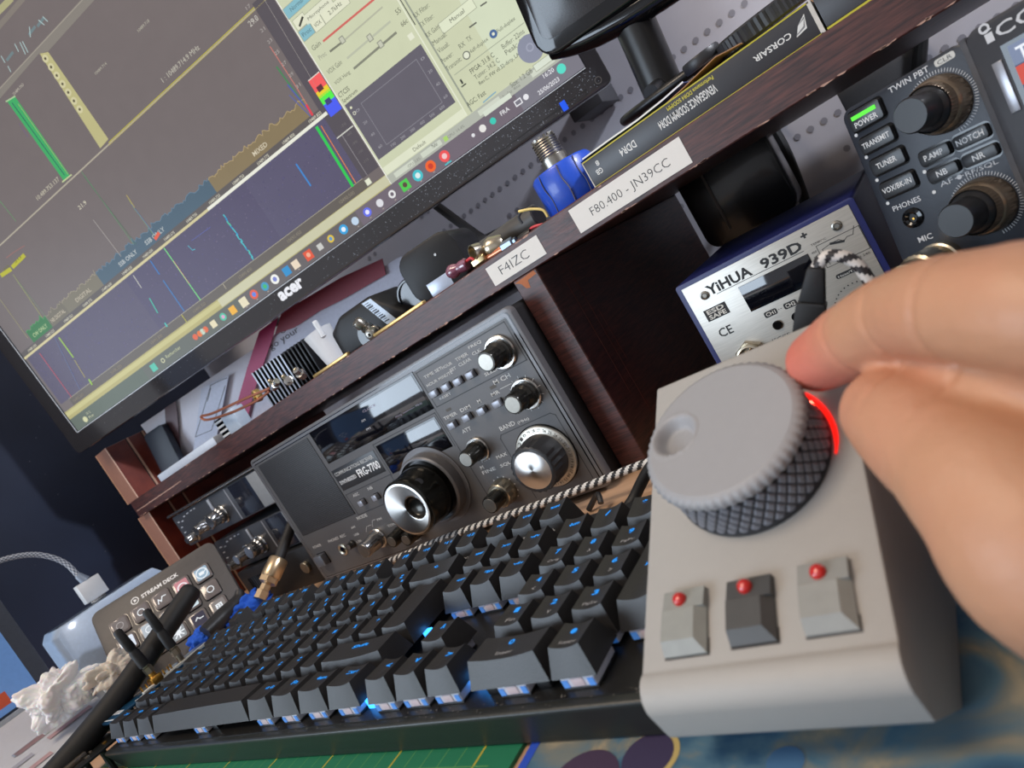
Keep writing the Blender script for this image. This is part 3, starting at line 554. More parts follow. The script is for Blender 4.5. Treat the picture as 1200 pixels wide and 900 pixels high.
# the picture on the screen
sb = MB(); LAY = [0]
def sx(x, y): return Fo.px(x, y)
def sp(pts, c, lay=1):
    sb.poly([Fo.p(*sx(*q), .2 + lay * .05) for q in pts], GLOW, c)
def sr(a0, a1, c0, c1, c, lay=1): sb.poly([Fo.p(a0, c0, .2 + lay * .05), Fo.p(a1, c0, .2 + lay * .05), Fo.p(a1, c1, .2 + lay * .05), Fo.p(a0, c1, .2 + lay * .05)], GLOW, c)
def sl(pts, w, c, lay=3): pline(sb, Fo, [sx(*q) for q in pts], w, c, .2 + lay * .05, GLOW)
def stx(p, q, s_, c, H=None, lay=4, off=0.0, flat=True):
    P, Q = sx(*p), sx(*q)
    if flat: Q = (Q[0], P[1])
    sb.text(Fo, P, Q, s_, m=GLOW, c=c, H=H, h=.2 + lay * .05, off=off)
BG = (112, 103, 102)  # background grey has the reflection over the glass mixed into it
SA, SB_, SC = 22.5, ML - 14, MH - 12
sr(20.5, ML - 13, 21.4, SC, (4, 5, 8), -2)
sr(SA, SB_, 21.8, SC, BG, 0)
tb = sx(400, 282)[1]                                            # taskbar top
for (x0, x1, c_) in ((SA, 120, (88, 96, 86)), (120, 260, (96, 98, 88)), (260, 420, (98, 88, 92)), (420, 560, (102, 92, 104)), (560, SB_, (116, 114, 124))): pass
sr(SA, SB_, 21.8, 37.2, (100, 100, 98), 1)
sr(SA, 150, 21.8, 37.2, (92, 102, 90), 2); sr(150, 300, 21.8, 37.2, (96, 100, 92), 2); sr(300, 460, 21.8, 37.2, (100, 94, 94), 2); sr(460, 640, 21.8, 37.2, (112, 102, 112), 2); sr(640, SB_, 21.8, 37.2, (122, 120, 130), 2)
sr(SA, 506, 37.2, 47, (178, 170, 112), 2); sr(SA, 506, 41, 45.5, (196, 190, 132), 3); sr(280, 506, 38, 46.5, (200, 198, 166), 4)
sr(40, 484, 47, 56, (98, 91, 84), 2)                                # frequency axis
sr(40, 484, 56, 56.5, (170, 164, 142), 5)
sr(26, 489, 56.5, 118.6, (88, 82, 104), 2); sr(200, 489, 57, 118.6, (83, 77, 103), 3); sr(380, 489, 57, 118.6, (87, 82, 107), 4)
for k in range(900):                                                 # waterfall speckle
    a = random.uniform(28, 486); c0 = random.uniform(58, 118); s_ = random.uniform(.2, .7); g = random.choice(((96, 88, 124), (78, 72, 104), (104, 96, 120), (84, 80, 122)))
    sb.poly([Fo.p(a - s_, c0, .44), Fo.p(a + s_, c0, .44), Fo.p(a + s_, c0 + s_ * 2, .44), Fo.p(a - s_, c0 + s_ * 2, .44)], GLOW, g)
sr(22.5, 489, 118.6, 121.2, (206, 196, 150), 6); sr(330, 489, 118.6, 121.6, (232, 232, 218), 7)
sr(22.5, 489, 121.2, 127, (92, 86, 84), 3)
sl([(128, 170), (318, 0 - 6)], .8, (182, 170, 110), 6); sr(22.5, 500, 224.8, 226.2, (176, 168, 150), 5); sr(279, 500, 226.4, 227.2, (186, 176, 60), 5)
# toolbar strip
sp([(47, 63), (57, 61), (127.5, 163), (118, 174)], (186, 180, 128), 6)
for k in range(7): P = Fo.px(53.5 + 6.7 * k, 69 + 9.9 * k); disc(sb, Fo, P[0] + .3, P[1], 3.6, .55, GLOW, (206, 200, 158), 14); disc(sb, Fo, P[0] + .3, P[1], 1.4, .6, GLOW, (90, 84, 60), 8)
sp([(0, 103), (97, 0 - 2), (113, -2), (57, 60), (46, 63), (0, 116)], (132, 126, 118), 4); sl([(0, 104), (98, -1)], .8, (160, 152, 140), 5); sl([(0, 0 + 12), (12, 0)], 6, (170, 166, 124), 4); sl([(0, 30), (26, 0)], 5, (128, 120, 112), 3)
for P0, Q0 in (((18, 52), (22, 60)), ((24, 50), (30, 63)), ((27, 49), (33, 61)), ((10, 78), (13, 84)), ((46, 24), (52, 29)), ((51, 20), (56, 25)), ((2, 66), (6, 73)), ((35, 32), (36, 43))): sl([P0, Q0], 1, (166, 190, 190), 5)
for q in ((12, 66), (38, 36), (48, 26)): sl([(q[0] - 3, q[1] + 4), (q[0] + 3, q[1] - 4)], 2.6, (110, 128, 132), 4)
# green signal at left, peaks
sp([(9, 119), (18, 113), (82, 205), (76, 213)], (60, 168, 98), 6); sl([(15, 121), (76, 205)], 1.0, (36, 96, 88), 7); sl([(22, 122), (80, 204)], .8, (150, 178, 110), 7); sl([(8, 119), (18, 113)], 1.4, (166, 196, 150), 8); sl([(74, 213), (84, 205)], 1.4, (190, 200, 150), 8)
sl([(35, 138), (46, 154)], .7, (110, 92, 130), 5); sl([(23, 145), (33, 160)], .7, (110, 92, 130), 5)
stx((45, 235), (71, 212), '10.489.753.137', (196, 190, 170), H=4.2); stx((17, 112), (28, 99), '10489.750', (190, 184, 170), H=2.6); stx((94, 246), (102, 238), '21.9', (220, 214, 190), H=4)
stx((192, 97), (234, 56), '1 : 10489.714.9 MHz', (190, 186, 172), H=4.6); stx((113, 88), (127, 77), '10489.714', (180, 176, 160), H=2.6); stx((163, 38), (177, 27), '10489.718', (180, 176, 160), H=2.6); stx((294, 32), (304, 23), '29.0', (200, 196, 186), H=5)
sl([(96, 201), (157, 286)], .7, (96, 140, 104), 6); sl([(99, 207), (160, 286)], .5, (70, 110, 84), 6); sl([(149, 229), (157, 243), (183, 278)], .9, (120, 150, 96), 6); sl([(155, 240), (184, 278)], .9, (92, 110, 160), 6); sl([(149, 229), (158, 243)], .9, (176, 158, 90), 7); sl([(110, 258), (113, 262), (142, 300)], .8, (160, 154, 150), 6)
sl([(317, 55), (345, 98), (362, 126)], .9, (196, 120, 110), 6); sl([(325, 79), (362, 130)], 1.6, (70, 130, 84), 6); sl([(338, 100), (364, 132)], 1.6, (84, 94, 160), 7); sl([(340, 112), (364, 136)], 1.2, (96, 100, 150), 7); sl([(360, 124), (366, 134)], 2.2, (220, 60, 76), 8)
sl([(0, 235), (19, 259)], .7, (96, 150, 100), 5); sl([(16, 322), (50, 372)], .8, (150, 156, 100), 6); sl([(22, 330), (58, 376)], .7, (110, 130, 110), 6); sl([(0, 350), (33, 396)], .8, (150, 146, 110), 6); sl([(100, 320), (75 + 0, 290)], .01, BG, 0)
for a_, b_ in (((3, 322), (12, 316)), ((16, 312), (28, 300))): sl([a_, b_], 4.4, (180, 178, 40), 6)
stx((5, 318), (11, 312), '20', (110, 110, 30), H=2.4, lay=8); stx((18, 309), (26, 302), '20', (110, 110, 30), H=2.4, lay=8)
sl([(8, 302), (16, 296), (29, 288)], .8, (150, 104, 98), 6)
# band plan strip on the spectrum
for (P0, Q0, c_, s_, tc_) in (((36, 396), (60, 380), (52, 116, 66), 'CW ONLY', (180, 200, 150)), ((60, 380), (79, 363), (112, 106, 92), 'NB DIGITAL', (190, 180, 160)), ((79, 363), (120, 331), (120, 114, 98), 'DIGITAL', (190, 180, 160)), ((120, 331), (252, 222), (74, 96, 112), 'SSB ONLY', (190, 196, 196)), ((252, 222), (366, 131), (132, 116, 84), 'MIXED', (210, 200, 176))):
    A = sx(*P0)[0]; B_ = sx(*Q0)[0]; sr(A, B_, 127, 141 if A > 280 else 139, c_, 4)
    rs = random.Random(int(A)); pts = [(A, 139)]; 
    n_ = int((B_ - A) / 2)
    for k in range(n_ + 1): pts.append((A + k * (B_ - A) / max(n_, 1), 140.5 + rs.uniform(-1.2, 2.6) + (2.5 if rs.random() > .9 else 0)))
    pline(sb, Fo, pts[1:], .6, tuple(min(255, int(v * 1.35)) for v in c_), .5, GLOW)
    for k in range(len(pts) - 2): sb.poly([Fo.p(pts[k + 1][0], 138, .42), Fo.p(pts[k + 2][0], 138, .42), Fo.p(*pts[k + 2], .42), Fo.p(*pts[k + 1], .42)], GLOW, c_)
    mid = (A + B_) / 2; w_ = min(len(s_) * 3.6, (B_ - A) * .8); sb.text(Fo, (mid - w_ / 2, 130.5), (mid + w_ / 2, 130.5), s_, m=GLOW, c=tc_, H=4.4, h=.55, off=.01)
    if s_ == 'SSB ONLY':
        for m_ in (A + 45, ): sb.text(Fo, (m_ - 14, 130.5), (m_ + 14, 130.5), s_, m=GLOW, c=tc_, H=4.4, h=.56, off=.01)
for k in range(14): sb.text(Fo, (34 + k * 33.5, 122.4), (49 + k * 33.5, 122.4), '10489.%03d' % (500 + 25 * k), m=GLOW, c=(206, 202, 184), H=2.8, h=.6, off=.01)
for k in range(7): sb.text(Fo, (44 + k * 68, 49.6), (62 + k * 68, 49.6), '10490.%03d' % (k * 50 + 200), m=GLOW, c=(140, 132, 116), H=3.2, h=.6)
sr(233, 233.8, 47, 56, (190, 186, 60), 6); sr(296, 296.6, 50, 56, (190, 180, 160), 6)
sl([(183, 279), (186, 274)], 3.5, (220, 90, 60), 8)
# waterfall traces
sl([(47, 414), (84, 465)], .9, (190, 84, 96), 8); sl([(64, 394), (94, 456)], .6, (100, 120, 160), 8); sl([(70, 396), (86, 418)], 1.8, (150, 190, 70), 8); sl([(88, 422), (100, 442)], .9, (170, 160, 90), 8); sl([(105, 445), (108, 450)], 1.8, (150, 200, 60), 8)
sl([(157, 323), (166, 337)], .9, (200, 200, 190), 8); sl([(176, 350), (185, 366)], 1.4, (70, 180, 160), 8); sl([(177, 306), (187, 321)], 1.2, (50, 120, 190), 8); sl([(192, 329), (216, 364)], 1.3, (60, 120, 180), 8); sl([(193, 291), (235, 351)], 1.1, (120, 220, 130), 9); sl([(204, 306), (222, 332)], .7, (230, 150, 140), 9)
for k in range(20): P = (262 + k * 1.8 + random.uniform(-1, 1), 252 + k * 2.6); sl([P, (P[0] + 1.6, P[1] + 2)], 1.3, random.choice(((50, 150, 200), (70, 190, 200), (80, 200, 170))), 8)
sl([(348, 193), (364, 217)], 1.7, (60, 130, 200), 8); sl([(372, 150), (413, 217)], 2.8, (40, 200, 80), 8); sl([(377, 148), (417, 214)], .8, (230, 130, 70), 9); sl([(221, 288), (226, 293), (229, 292)], .8, (80, 170, 190), 8); sl([(225, 282), (247, 266)], .5, (90, 100, 170), 8)
sl([(194, 379), (196, 382)], 1.6, (70, 200, 190), 8)
# level column and colour bar
sr(484, 503.5, 56, 230, (84, 78, 84), 6); sr(490, 503.5, 139, 151, (244, 92, 92), 7); sr(490, 503.5, 133, 139, (236, 206, 40), 7); sr(490, 503.5, 126.5, 135, (80, 240, 70), 7); sr(490, 503.5, 115, 127, (72, 92, 240), 7); sr(490, 503.5, 150.6, 151.4, (230, 220, 210), 8)
sr(493, 499, 137.5, 142.5, (90, 40, 50), 8); sr(493, 499, 124.5, 129.5, (60, 64, 120), 8); sr(484, 503.5, 97, 98, (210, 210, 200), 8); sr(489.4, 490, 56, 97, (140, 136, 140), 7)
for k in range(9): sb.text(Fo, (477, 152 + k * 11), (482, 152 + k * 11), str(31 - k * 2), m=GLOW, c=(170, 164, 160), H=3, h=.62)
for k in range(5): sb.text(Fo, (493, 66 + k * 9), (499, 66 + k * 9), str(-110 + k * 10), m=GLOW, c=(110, 106, 106), H=2.2, h=.62)
sl([(308, -4), (383, 122)], .4, (150, 144, 140), 7)
# pale control panels
PAN = (203, 208, 176)
sr(504.5, SB_, 37.2, SC, PAN, 8); sr(640, SB_, 60, SC, (210, 218, 190), 8.4); sr(504.5, 505.5, 37.2, SC, (236, 236, 226), 9); sr(598, 598.8, 130, SC, (60, 62, 60), 10); sr(601, 602.5, 46, SC, (150, 156, 140), 10); sr(596, 597, 46, SC, (228, 232, 210), 9)
sr(504.5, SB_, 37.2, 45.4, (176, 180, 168), 9); 
for A in (512, 543, 606, 660): sr(A, A + 22, 39, 43.6, (206, 212, 196), 10); 
sb.text(Fo, (527, 39.5), (541, 39.5), 'CPU: 3.8%', m=GLOW, c=(130, 132, 124), H=2.6, h=.8); sb.text(Fo, (572, 39.5), (590, 39.5), 'GPU: 14.4%', m=GLOW, c=(130, 132, 124), H=2.6, h=.8); sb.text(Fo, (630, 39.5), (648, 39.5), 'Audio: 4ms', m=GLOW, c=(130, 132, 124), H=2.6, h=.8); sr(568, 572, 39, 43, (170, 210, 110), 11)
sr(506, 597, 46, 53, (222, 226, 200), 9); sr(507, 594, 60.6, 115.5, (98, 94, 104), 10)
pline(sb, Fo, [(521, 67), (521, 108), (584, 108), (584, 67), (521, 67)], .5, (136, 134, 142), .85, GLOW)
for k in range(6): sb.text(Fo, (524 + k * 11, 62.5), (529 + k * 11, 62.5), str(100 + 100 * k), m=GLOW, c=(160, 158, 164), H=2.4, h=.9)
for k in range(4): sb.text(Fo, (513, 68 + k * 12), (517, 68 + k * 12), str(60 - k * 20 or 0), m=GLOW, c=(160, 158, 164), H=2.4, h=.9); sb.text(Fo, (587, 68 + k * 12), (591, 68 + k * 12), str(60 - k * 20 or 0), m=GLOW, c=(160, 158, 164), H=2.4, h=.9)
disc(sb, Fo, 511, 110.5, 1.2, .9, GLOW, (220, 220, 190), 10); disc(sb, Fo, 511, 105, 1.6, .9, GLOW, (220, 220, 200), 12, 1)
def dk(p, q, s_, c=(96, 98, 84), H=4.2): stx(p, q, s_, c, H=H, lay=14)
dk((403, 121), (420, 108), 'Spectrum', (60, 60, 54)); dk((399, 115), (411, 106), 'CTCSS', (60, 60, 54)); dk((394, 100), (412, 87), 'VOX Hang', (110, 112, 98)); dk((386, 88), (402, 75), 'VOX Gain', (110, 112, 98)); dk((376, 71), (384, 65), 'Proc', (150, 152, 136)); dk((368, 60), (377, 52), 'Gain', (110, 112, 98))
sl([(380, 48), (438, 0)], 1.8, (206, 100, 92), 13); sl([(388, 60), (401, 50)], 1.8, (120, 122, 106), 13); sl([(401, 50), (448, 9)], 1.4, (178, 180, 158), 12); sl([(408, 68), (457, 26)], 1.8, (184, 188, 166), 12); sl([(416, 80), (464, 39)], 2, (130, 132, 116), 12)
for q in ((401.5, 47), (434, 44.5), (446.5, 52)): P = sx(*q); sr(P[0] - 2.4, P[0] + 2.4, P[1] - 3, P[1] + 3, (140, 142, 128), 14); sr(P[0] - 1.7, P[0] + 1.7, P[1] - 2.3, P[1] + 2.3, (196, 198, 178), 15)
P = sx(341, 30); Q = sx(352, 22)
def key(q, w, h, c, s_=None, tc_=(90, 92, 80)):
    P = sx(*q); sr(P[0] - w / 2 - .4, P[0] + w / 2 + .4, P[1] - h / 2 - .4, P[1] + h / 2 + .4, (150, 154, 134), 11); sr(P[0] - w / 2, P[0] + w / 2, P[1] - h / 2, P[1] + h / 2, c, 12)
    if s_: w2 = min(w * .8, len(s_) * 2.4); sb.text(Fo, (P[0] - w2 / 2, P[1] - 1.6), (P[0] + w2 / 2, P[1] - 1.6), s_, m=GLOW, c=tc_, H=3.6, h=.95)
key((360, 38), 13, 9, (132, 184, 196), 'Proc', (80, 110, 120)); key((373, 28), 11, 9, (226, 228, 202), 'VOX'); key((352.5, 25.5), 12, 9, (224, 226, 200)); sl([(355, 21), (352, 30)], 2, (60, 60, 50), 14); key((393, 10), 28, 9, (224, 226, 200), '2.7kHz'); key((373, 12), 30, 8, (222, 224, 200), 'Microphone'); key((348, 6), 26, 9, (132, 184, 196), 'Normal', (80, 110, 120))
dk((466, 18), (471, 14), '55'); dk((472, 32), (479, 26), '66c'); P = sx(482, 43); sr(P[0] - 2.5, P[0] + 2.5, P[1] - 2.5, P[1] + 2.5, (226, 228, 206), 12)
for q0_, q1_, s_ in (((487, 22), (504, 8), 'RX Filter:'), ((494, 33), (509, 20), 'TX Filter:'), ((501, 45), (517, 33), 'RX Gain:'), ((509, 54), (524, 41), 'Manual:'), ((515, 63), (527, 53), 'Visual:'), ((519, 75), (532, 65), 'Power:'), ((525, 84), (542, 71), 'Transmit:'), ((540, 58), (546, 53), 'RX'), ((549, 50), (554, 46), 'TX'), ((551, 64), (573, 47), 'Half-duplex'), ((584, 39), (604, 22), 'Full-duplex'), ((553, 87), (580, 66), 'FPGA: 31.8 C'), ((558, 94), (586, 72), 'Tuner: 34.2 C'), ((563, 100), (612, 62), 'Rev.C, FW v0.32-dirty, LAN'), ((590, 58), (615, 38), 'Buffer: 22ms'), ((594, 65), (618, 46), 'Peak: 0.5'), ((600, 103), (625, 85), 'Size: 1.2 GB'), ((549, 126), (570, 110), 'AGC: Fast')):
    dk(q0_, q1_, s_, (70, 74, 64) if 'AGC' in s_ or 'Rev' in s_ or 'FPGA' in s_ else (108, 112, 98), H=4.0)
key((536, 19), 34, 8.5, (222, 228, 200), 'Manual'); sl([(564, 7), (570, 3)], 1.2, (90, 92, 84), 13); sl([(551, 32), (558, 27)], 1.2, (90, 92, 84), 13); sl([(533, 88), (614, 27)], .6, (160, 166, 146), 12)
for q, c_ in (((547, 65), (110, 114, 104)), ((578.5, 40), (74, 104, 150))): P = sx(*q); disc(sb, Fo, P[0], P[1], 3.4, .95, GLOW, c_, 20); disc(sb, Fo, P[0], P[1], 2.5 if q[0] < 560 else 1.3, 1.0, GLOW, (226, 230, 208), 16)
P = sx(622, 57); disc(sb, Fo, P[0], P[1], 11, .98, GLOW, (138, 142, 160), 28); disc(sb, Fo, P[0], P[1] + 1, 3.4, 1.02, GLOW, (158, 162, 180), 16, 2.2)
P = sx(542, 97); sr(P[0] - 2.5, P[0] + 2.5, P[1] - 3, P[1] - 2, (50, 54, 50), 14); sr(P[0] - .8, P[0] + .8, P[1] - 1, P[1] + 3, (50, 54, 50), 14)
P = sx(583, 123); sr(P[0] - 14, P[0] + 14, P[1] - 2, P[1] + 2.2, (214, 222, 206), 13); sl([(567, 120), (575, 113), (581, 108)], 1.1, (130, 170, 190), 14); key((640, 71), 22, 5, (216, 224, 208))
stx((508, 174), (514, 170), 'Monitor', (50, 50, 44), H=3.4, lay=14); stx((486, 178), (499, 166), 'Default', (110, 112, 98), H=3.4, lay=14)
# taskbar icons
def ic(q, r, c, c2=None, sq=False, dot=True, z=None):
    P = sx(*q)
    if sq: sr(P[0] - r, P[0] + r, 29.5 - r, 29.5 + r, c, 5)
    else: disc(sb, Fo, P[0], 29.8, r, .45, GLOW, c, 18)
    if c2: disc(sb, Fo, P[0], 29.8, r * .5, .5, GLOW, c2, 14)
    if dot: sr(P[0] - .9, P[0] + .9, 23.6, 24.4, (170, 160, 150), 6)
ic((181, 431), 4, (84, 190, 168), sq=True, dot=False); stx((196, 420), (213, 409), 'Rechercher', (196, 200, 160), H=3.6, lay=6); P = sx(191, 422); disc(sb, Fo, P[0], 29.8, 2.6, .5, GLOW, (210, 210, 170), 16, 1.7)
P = sx(98, 489); disc(sb, Fo, 42, 27.5, 3.4, .5, GLOW, (206, 206, 160), 14); sb.text(Fo, (48, 30.2), (55, 30.2), '31°C', m=GLOW, c=(206, 206, 170), H=2.8, h=.5); sb.text(Fo, (48, 25.5), (56, 25.5), 'Pluie', m=GLOW, c=(206, 206, 170), H=2.6, h=.5)
for q, c_ in (((230, 396), (220, 96, 56)), ((235, 392), (224, 110, 40)), ((238, 389), (190, 210, 190)), ((242, 387), (220, 100, 50))): ic(q, 3.2, c_, dot=False)
ic((249.5, 378), 3.6, (226, 216, 180), sq=True, dot=False); ic((261, 370), 4, (80, 190, 160), (220, 160, 200), dot=False); ic((273, 363), 4, (236, 176, 50), sq=True, dot=False); ic((286, 354), 4.6, (228, 218, 186), sq=True); ic((298, 345), 4.8, (220, 90, 60), (90, 130, 220)); ic((311, 336), 4.4, (60, 150, 190), (60, 180, 110)); ic((323, 328), 4.8, (236, 236, 230), (120, 130, 200), dot=False); ic((336, 317), 4.2, (40, 140, 200), sq=True, dot=False); ic((347, 310), 4, (232, 214, 190), sq=True); ic((362, 299), 4.6, (224, 84, 50), (240, 170, 140), sq=True, dot=False)
ic((376, 290), 3, (200, 200, 196), sq=True, dot=False); ic((388, 280), 3.6, (220, 190, 60), (90, 150, 200), dot=False); ic((403, 269), 4.6, (50, 160, 220), (230, 240, 250), dot=False); ic((417, 260), 3.8, (190, 210, 230)); ic((431, 249), 4.2, (100, 110, 230), (230, 230, 250)); ic((446, 239), 3.6, (220, 220, 226)); ic((460, 228), 3.6, (230, 230, 230), (112, 102, 112)); ic((475, 217), 4.6, (80, 200, 80), (90, 70, 60), sq=True); ic((490, 206), 5, (70, 190, 200), (220, 236, 236)); ic((505, 195), 5, (240, 100, 40), (200, 60, 40)); ic((521, 183), 5, (240, 84, 84), (240, 200, 200)); P = sx(525, 189); sr(P[0] - 4, P[0] + 3, 22.6, 23.8, (70, 190, 200), 7)
ic((555, 159), 1.6, (226, 226, 230), dot=False); ic((566, 151), 3.2, (230, 228, 224), dot=False); ic((578, 142), 2.8, (60, 200, 180), dot=False); stx((588, 136), (598, 129), 'FRA', (230, 230, 232), H=3.6, lay=6, off=.01); P = sx(607, 119); sr(P[0] - 3.4, P[0] + 3.4, 27.5, 32.5, (232, 232, 236), 6); sr(P[0] - 2.5, P[0] + 2.5, 28.4, 31.6, (120, 118, 128), 7); ic((616, 113), 2.4, (232, 232, 236), dot=False)
stx((638, 92), (650, 83), '16:20', (232, 232, 236), H=3.6, lay=6, off=.01); P = sx(638, 93); sb.text(Fo, (sx(630, 108)[0], 24.6), (sx(655, 92)[0], 24.6), '25/06/2023', m=GLOW, c=(232, 232, 236), H=3.6, h=.5, off=.01); P = sx(657, 82); disc(sb, Fo, P[0] + 1, 31.5, 3.9, .5, GLOW, (90, 220, 200), 18)
P = sx(399 + 33.5, 213); key((432, 213), 5, 5, (226, 228, 206)); 
scr = sb.build('screen', mon)

# ------------------------------------------------------------------ tuning box (3D printed, sloped)
sl_ = radians(27.2); Fc = Fr((436, -15, 30), XA, V((0, cos(sl_), sin(sl_)))); CW = 64.3
tb_ = thing('tuning_box', 'light grey sloped control box with one big knurled knob and three square keys', 'controller', (468, 30, -.4))
PRN = M('printed_grey', (164, 161, 157), .55, bump=.22, bscale=2200, var=.03, stretch=(1, .1, 3))
pf = [(2, -.4), (79, -.4), (79, 78), (76.8, 79.1), (75.5, 78.8)]
pf += [(-13, 31)] + [(-13 - 6.5 * sin(radians(t)) - .3, 24.6 + 6.6 * cos(radians(t))) for t in (10, 25, 40, 55, 70, 85, 100)] + [(-17, 14)]
b = MB(); b.prism([V((436, y, z)) for y, z in pf], XA * CW, PRN, bevel=.7); b.build('case', tb_)
kc = (34, 58.8); o = Fc.p(*kc); 
KN = M('knob_print', (150, 150, 153), .5, bump=.1, bscale=2500, var=.03); KNS = M('knob_side', (120, 122, 130), .45, bump=.1, bscale=2500, var=.03)
b = MB(); b.lathe(o, Fc.n, [(25.2, .05), (25.2, .5), (22, .7), (22, .05)], M('red_light_ring', (60, 8, 6), .4, emit=(255, 20, 10), es=.12), 64); rg = b.build('light_ring', tb_); rg['label'] = 'thin red glowing ring under the knob'
b = MB()
b.tube([o + (Fc.u * cos(radians(t)) + Fc.v * sin(radians(t))) * 24.9 + Fc.n * (1.5 + max(0, t) * .035) for t in range(-14, 46, 5)], [.25, .4, .6, .7, .75, .75, .75, .75, .75, .75, .75, .75], M('red_light_arc', (120, 10, 8), .4, emit=(255, 24, 14), es=1.3), 8)
b.build('lit_arc', tb_)['label'] = 'bright red glowing arc of the ring'
b = MB(); b.lathe(o, Fc.n, [(21, .2), (23.6, .8), (23.9, 2), (23.3, 3), (22.7, 15.2)], M('groove_black', (34, 34, 38), .6), 96)
u_, v_ = Fc.u, Fc.v; n1, n2 = 42, 5
for i in range(n1):                                       # diamond knurl
    for j in range(n2):
        t0 = 2 * pi * (i + (.5 if j % 2 else 0)) / n1; h0 = 2.9 + j * 2.45; dt = pi / n1 * .82; dh = 2.15
        def kp(t, h, r): return o + Fc.n * h + (u_ * cos(t) + v_ * sin(t)) * r
        rr0 = 23.25 - h0 * .02; c_ = kp(t0, h0, rr0 + 1.0); q4 = [kp(t0 - dt, h0, rr0 + .1), kp(t0, h0 - dh, rr0 + .1), kp(t0 + dt, h0, rr0 + .1), kp(t0, h0 + dh, rr0 + .1)]; i4 = [c_.lerp(q, .6) for q in q4]
        for k in range(4): b.poly([q4[k], q4[(k + 1) % 4], i4[(k + 1) % 4], i4[k]], KNS)
        b.poly(i4, KNS)
sd = b.build('knob', tb_); sd['label'] = 'big grey knob with diamond knurled side and scalloped rim'
dc = Fc.loc(W(790, 510, F=Fc, h=19)); ddx, ddy = dc[0] - kc[0], dc[1] - kc[1]; dl = math.hypot(ddx, ddy); k_ = min(1, 14.6 / dl); ddx *= k_; ddy *= k_
b = MB(); rim = 58
b.lathe(o, Fc.n, [(22.6, 14.6), (23.9, 15.2, 1), (24.2, 16.5, 1), (23.6, 17.8, 1), (22.6, 18.6), (21.6, 19.0)], KN, 232, flute=rim, fl=.28)
# top disc with a real finger dimple
G = 56; R_ = 21.6; vs = {}
def hz(x, y):
    d = math.hypot(x - ddx, y - ddy); r = 7.0
    if d < r * .62: return 19 - 3.6 + .35 * (d / (r * .62)) * sin(d * 9) * .3
    if d < r: t = (d - r * .62) / (r * .38); return 19 - 3.6 * (1 - t * t * (3 - 2 * t))
    if d < r + .9: return 19.25
    return 19
rings = []
for i in range(0, 60):
    r = R_ * i / 59
    rings.append([b.bm.verts.new(o + Fc.n * hz(r * cos(t * 2 * pi / 116), r * sin(t * 2 * pi / 116)) + (u_ * cos(t * 2 * pi / 116) + v_ * sin(t * 2 * pi / 116)) * r) for t in range(116)] if i else [b.bm.verts.new(o + Fc.n * hz(0, 0))])
for i in range(59):
    A, B_ = rings[i], rings[i + 1]
    for t in range(116):
        if i == 0: b.face([A[0], B_[t], B_[(t + 1) % 116]], KN)
        else: b.face([A[t], B_[t], B_[(t + 1) % 116], A[(t + 1) % 116]], KN)
b.build('knob_cap', sd, ang=50)['label'] = 'smooth grey knob top with round finger dimple'
REDL = M('red_lamp_dome', (190, 30, 24), .12, coat=1.0, var=.03)
for i, (x0, x1, z0, z1, mt, lb) in enumerate(((7.6, 19.9, 5.2, 22.6, M('key_pale', (140, 142, 138), .45), 'pale grey key with red lamp'), (26.5, 38.4, 5.6, 22.1, M('key_dark', (66, 66, 66), .45), 'dark grey key with red lamp'), (45.3, 57.2, 5.6, 22.6, M('key_mid', (138, 138, 134), .45), 'pale grey key with red lamp'))):
    b = MB(); b.box(Fc, x0 - .4, x1 + .4, z0 - .4, z1 + .4, 0, .12, M('slot_dark', (60, 56, 54), .7))
    xm, zm = x1 - 2.6, z0 + 3.2; zt = z1 - 5.6; hA, hB = 3.2, 1.0      # raised pad, stepped skirt
    P = lambda a, c0, h: Fc.p(a, c0, h)
    bv = b.bm
    def quad(*ps): b.poly([P(*p) for p in ps], mt)
    quad((x0, zm, hA), (xm, zm, hA), (xm, zt, hA), (x0, zt, hA)); quad((x0, zt, hA), (xm, zt, hA), (xm, zt, hA), (x0, zt, hA)) if 0 else None
    quad((x0, z0, hB), (x1, z0, hB), (xm, zm, hA), (x0, zm, hA)); quad((x1, z0, hB), (x1, zt, hB), (xm, zt, hA), (xm, zm, hA))
    quad((x0, zt, hA), (xm, zt, hA), (x1, zt, hB), (x1, zt, hA)) if 0 else None
    quad((x0, zt, hA - .25), (x1, zt, hA - .25), (x1, z1, hA - .9), (x0, z1, hA - .9)); quad((xm, zt, hA), (x1, zt, hB), (x1, zt, hA - .25), (xm, zt, hA - .25))
    quad((x0, z0, 0), (x1, z0, 0), (x1, z0, hB), (x0, z0, hB)); quad((x1, z0, 0), (x1, z1, 0), (x1, zt, hA - .25), (x1, zt, hB), (x1, z0, hB)); quad((x1, z1, 0), (x1, z1, hA - .9), (x1, zt, hA - .25))
    quad((x0, z1, 0), (x0, z0, 0), (x0, z0, hB), (x0, zm, hA), (x0, zt, hA), (x0, zt, hA - .25), (x0, z1, hA - .9)); quad((x1, z1, 0), (x0, z1, 0), (x0, z1, hA - .9), (x1, z1, hA - .9))
    bmesh.ops.recalc_face_normals(b.bm, faces=b.bm.faces[:])
    kk = b.build('square_key', tb_, ang=15); kk['label'] = lb
    b = MB(); b.lathe(P((12.9, 31.8, 50.5)[i], 19.6, hA - .7), Fc.n, [(2.0, 0), (1.95, .8), (1.5, 1.6), (.8, 2.0), (0, 2.1)], REDL, 24); b.build('red_lamp', kk)
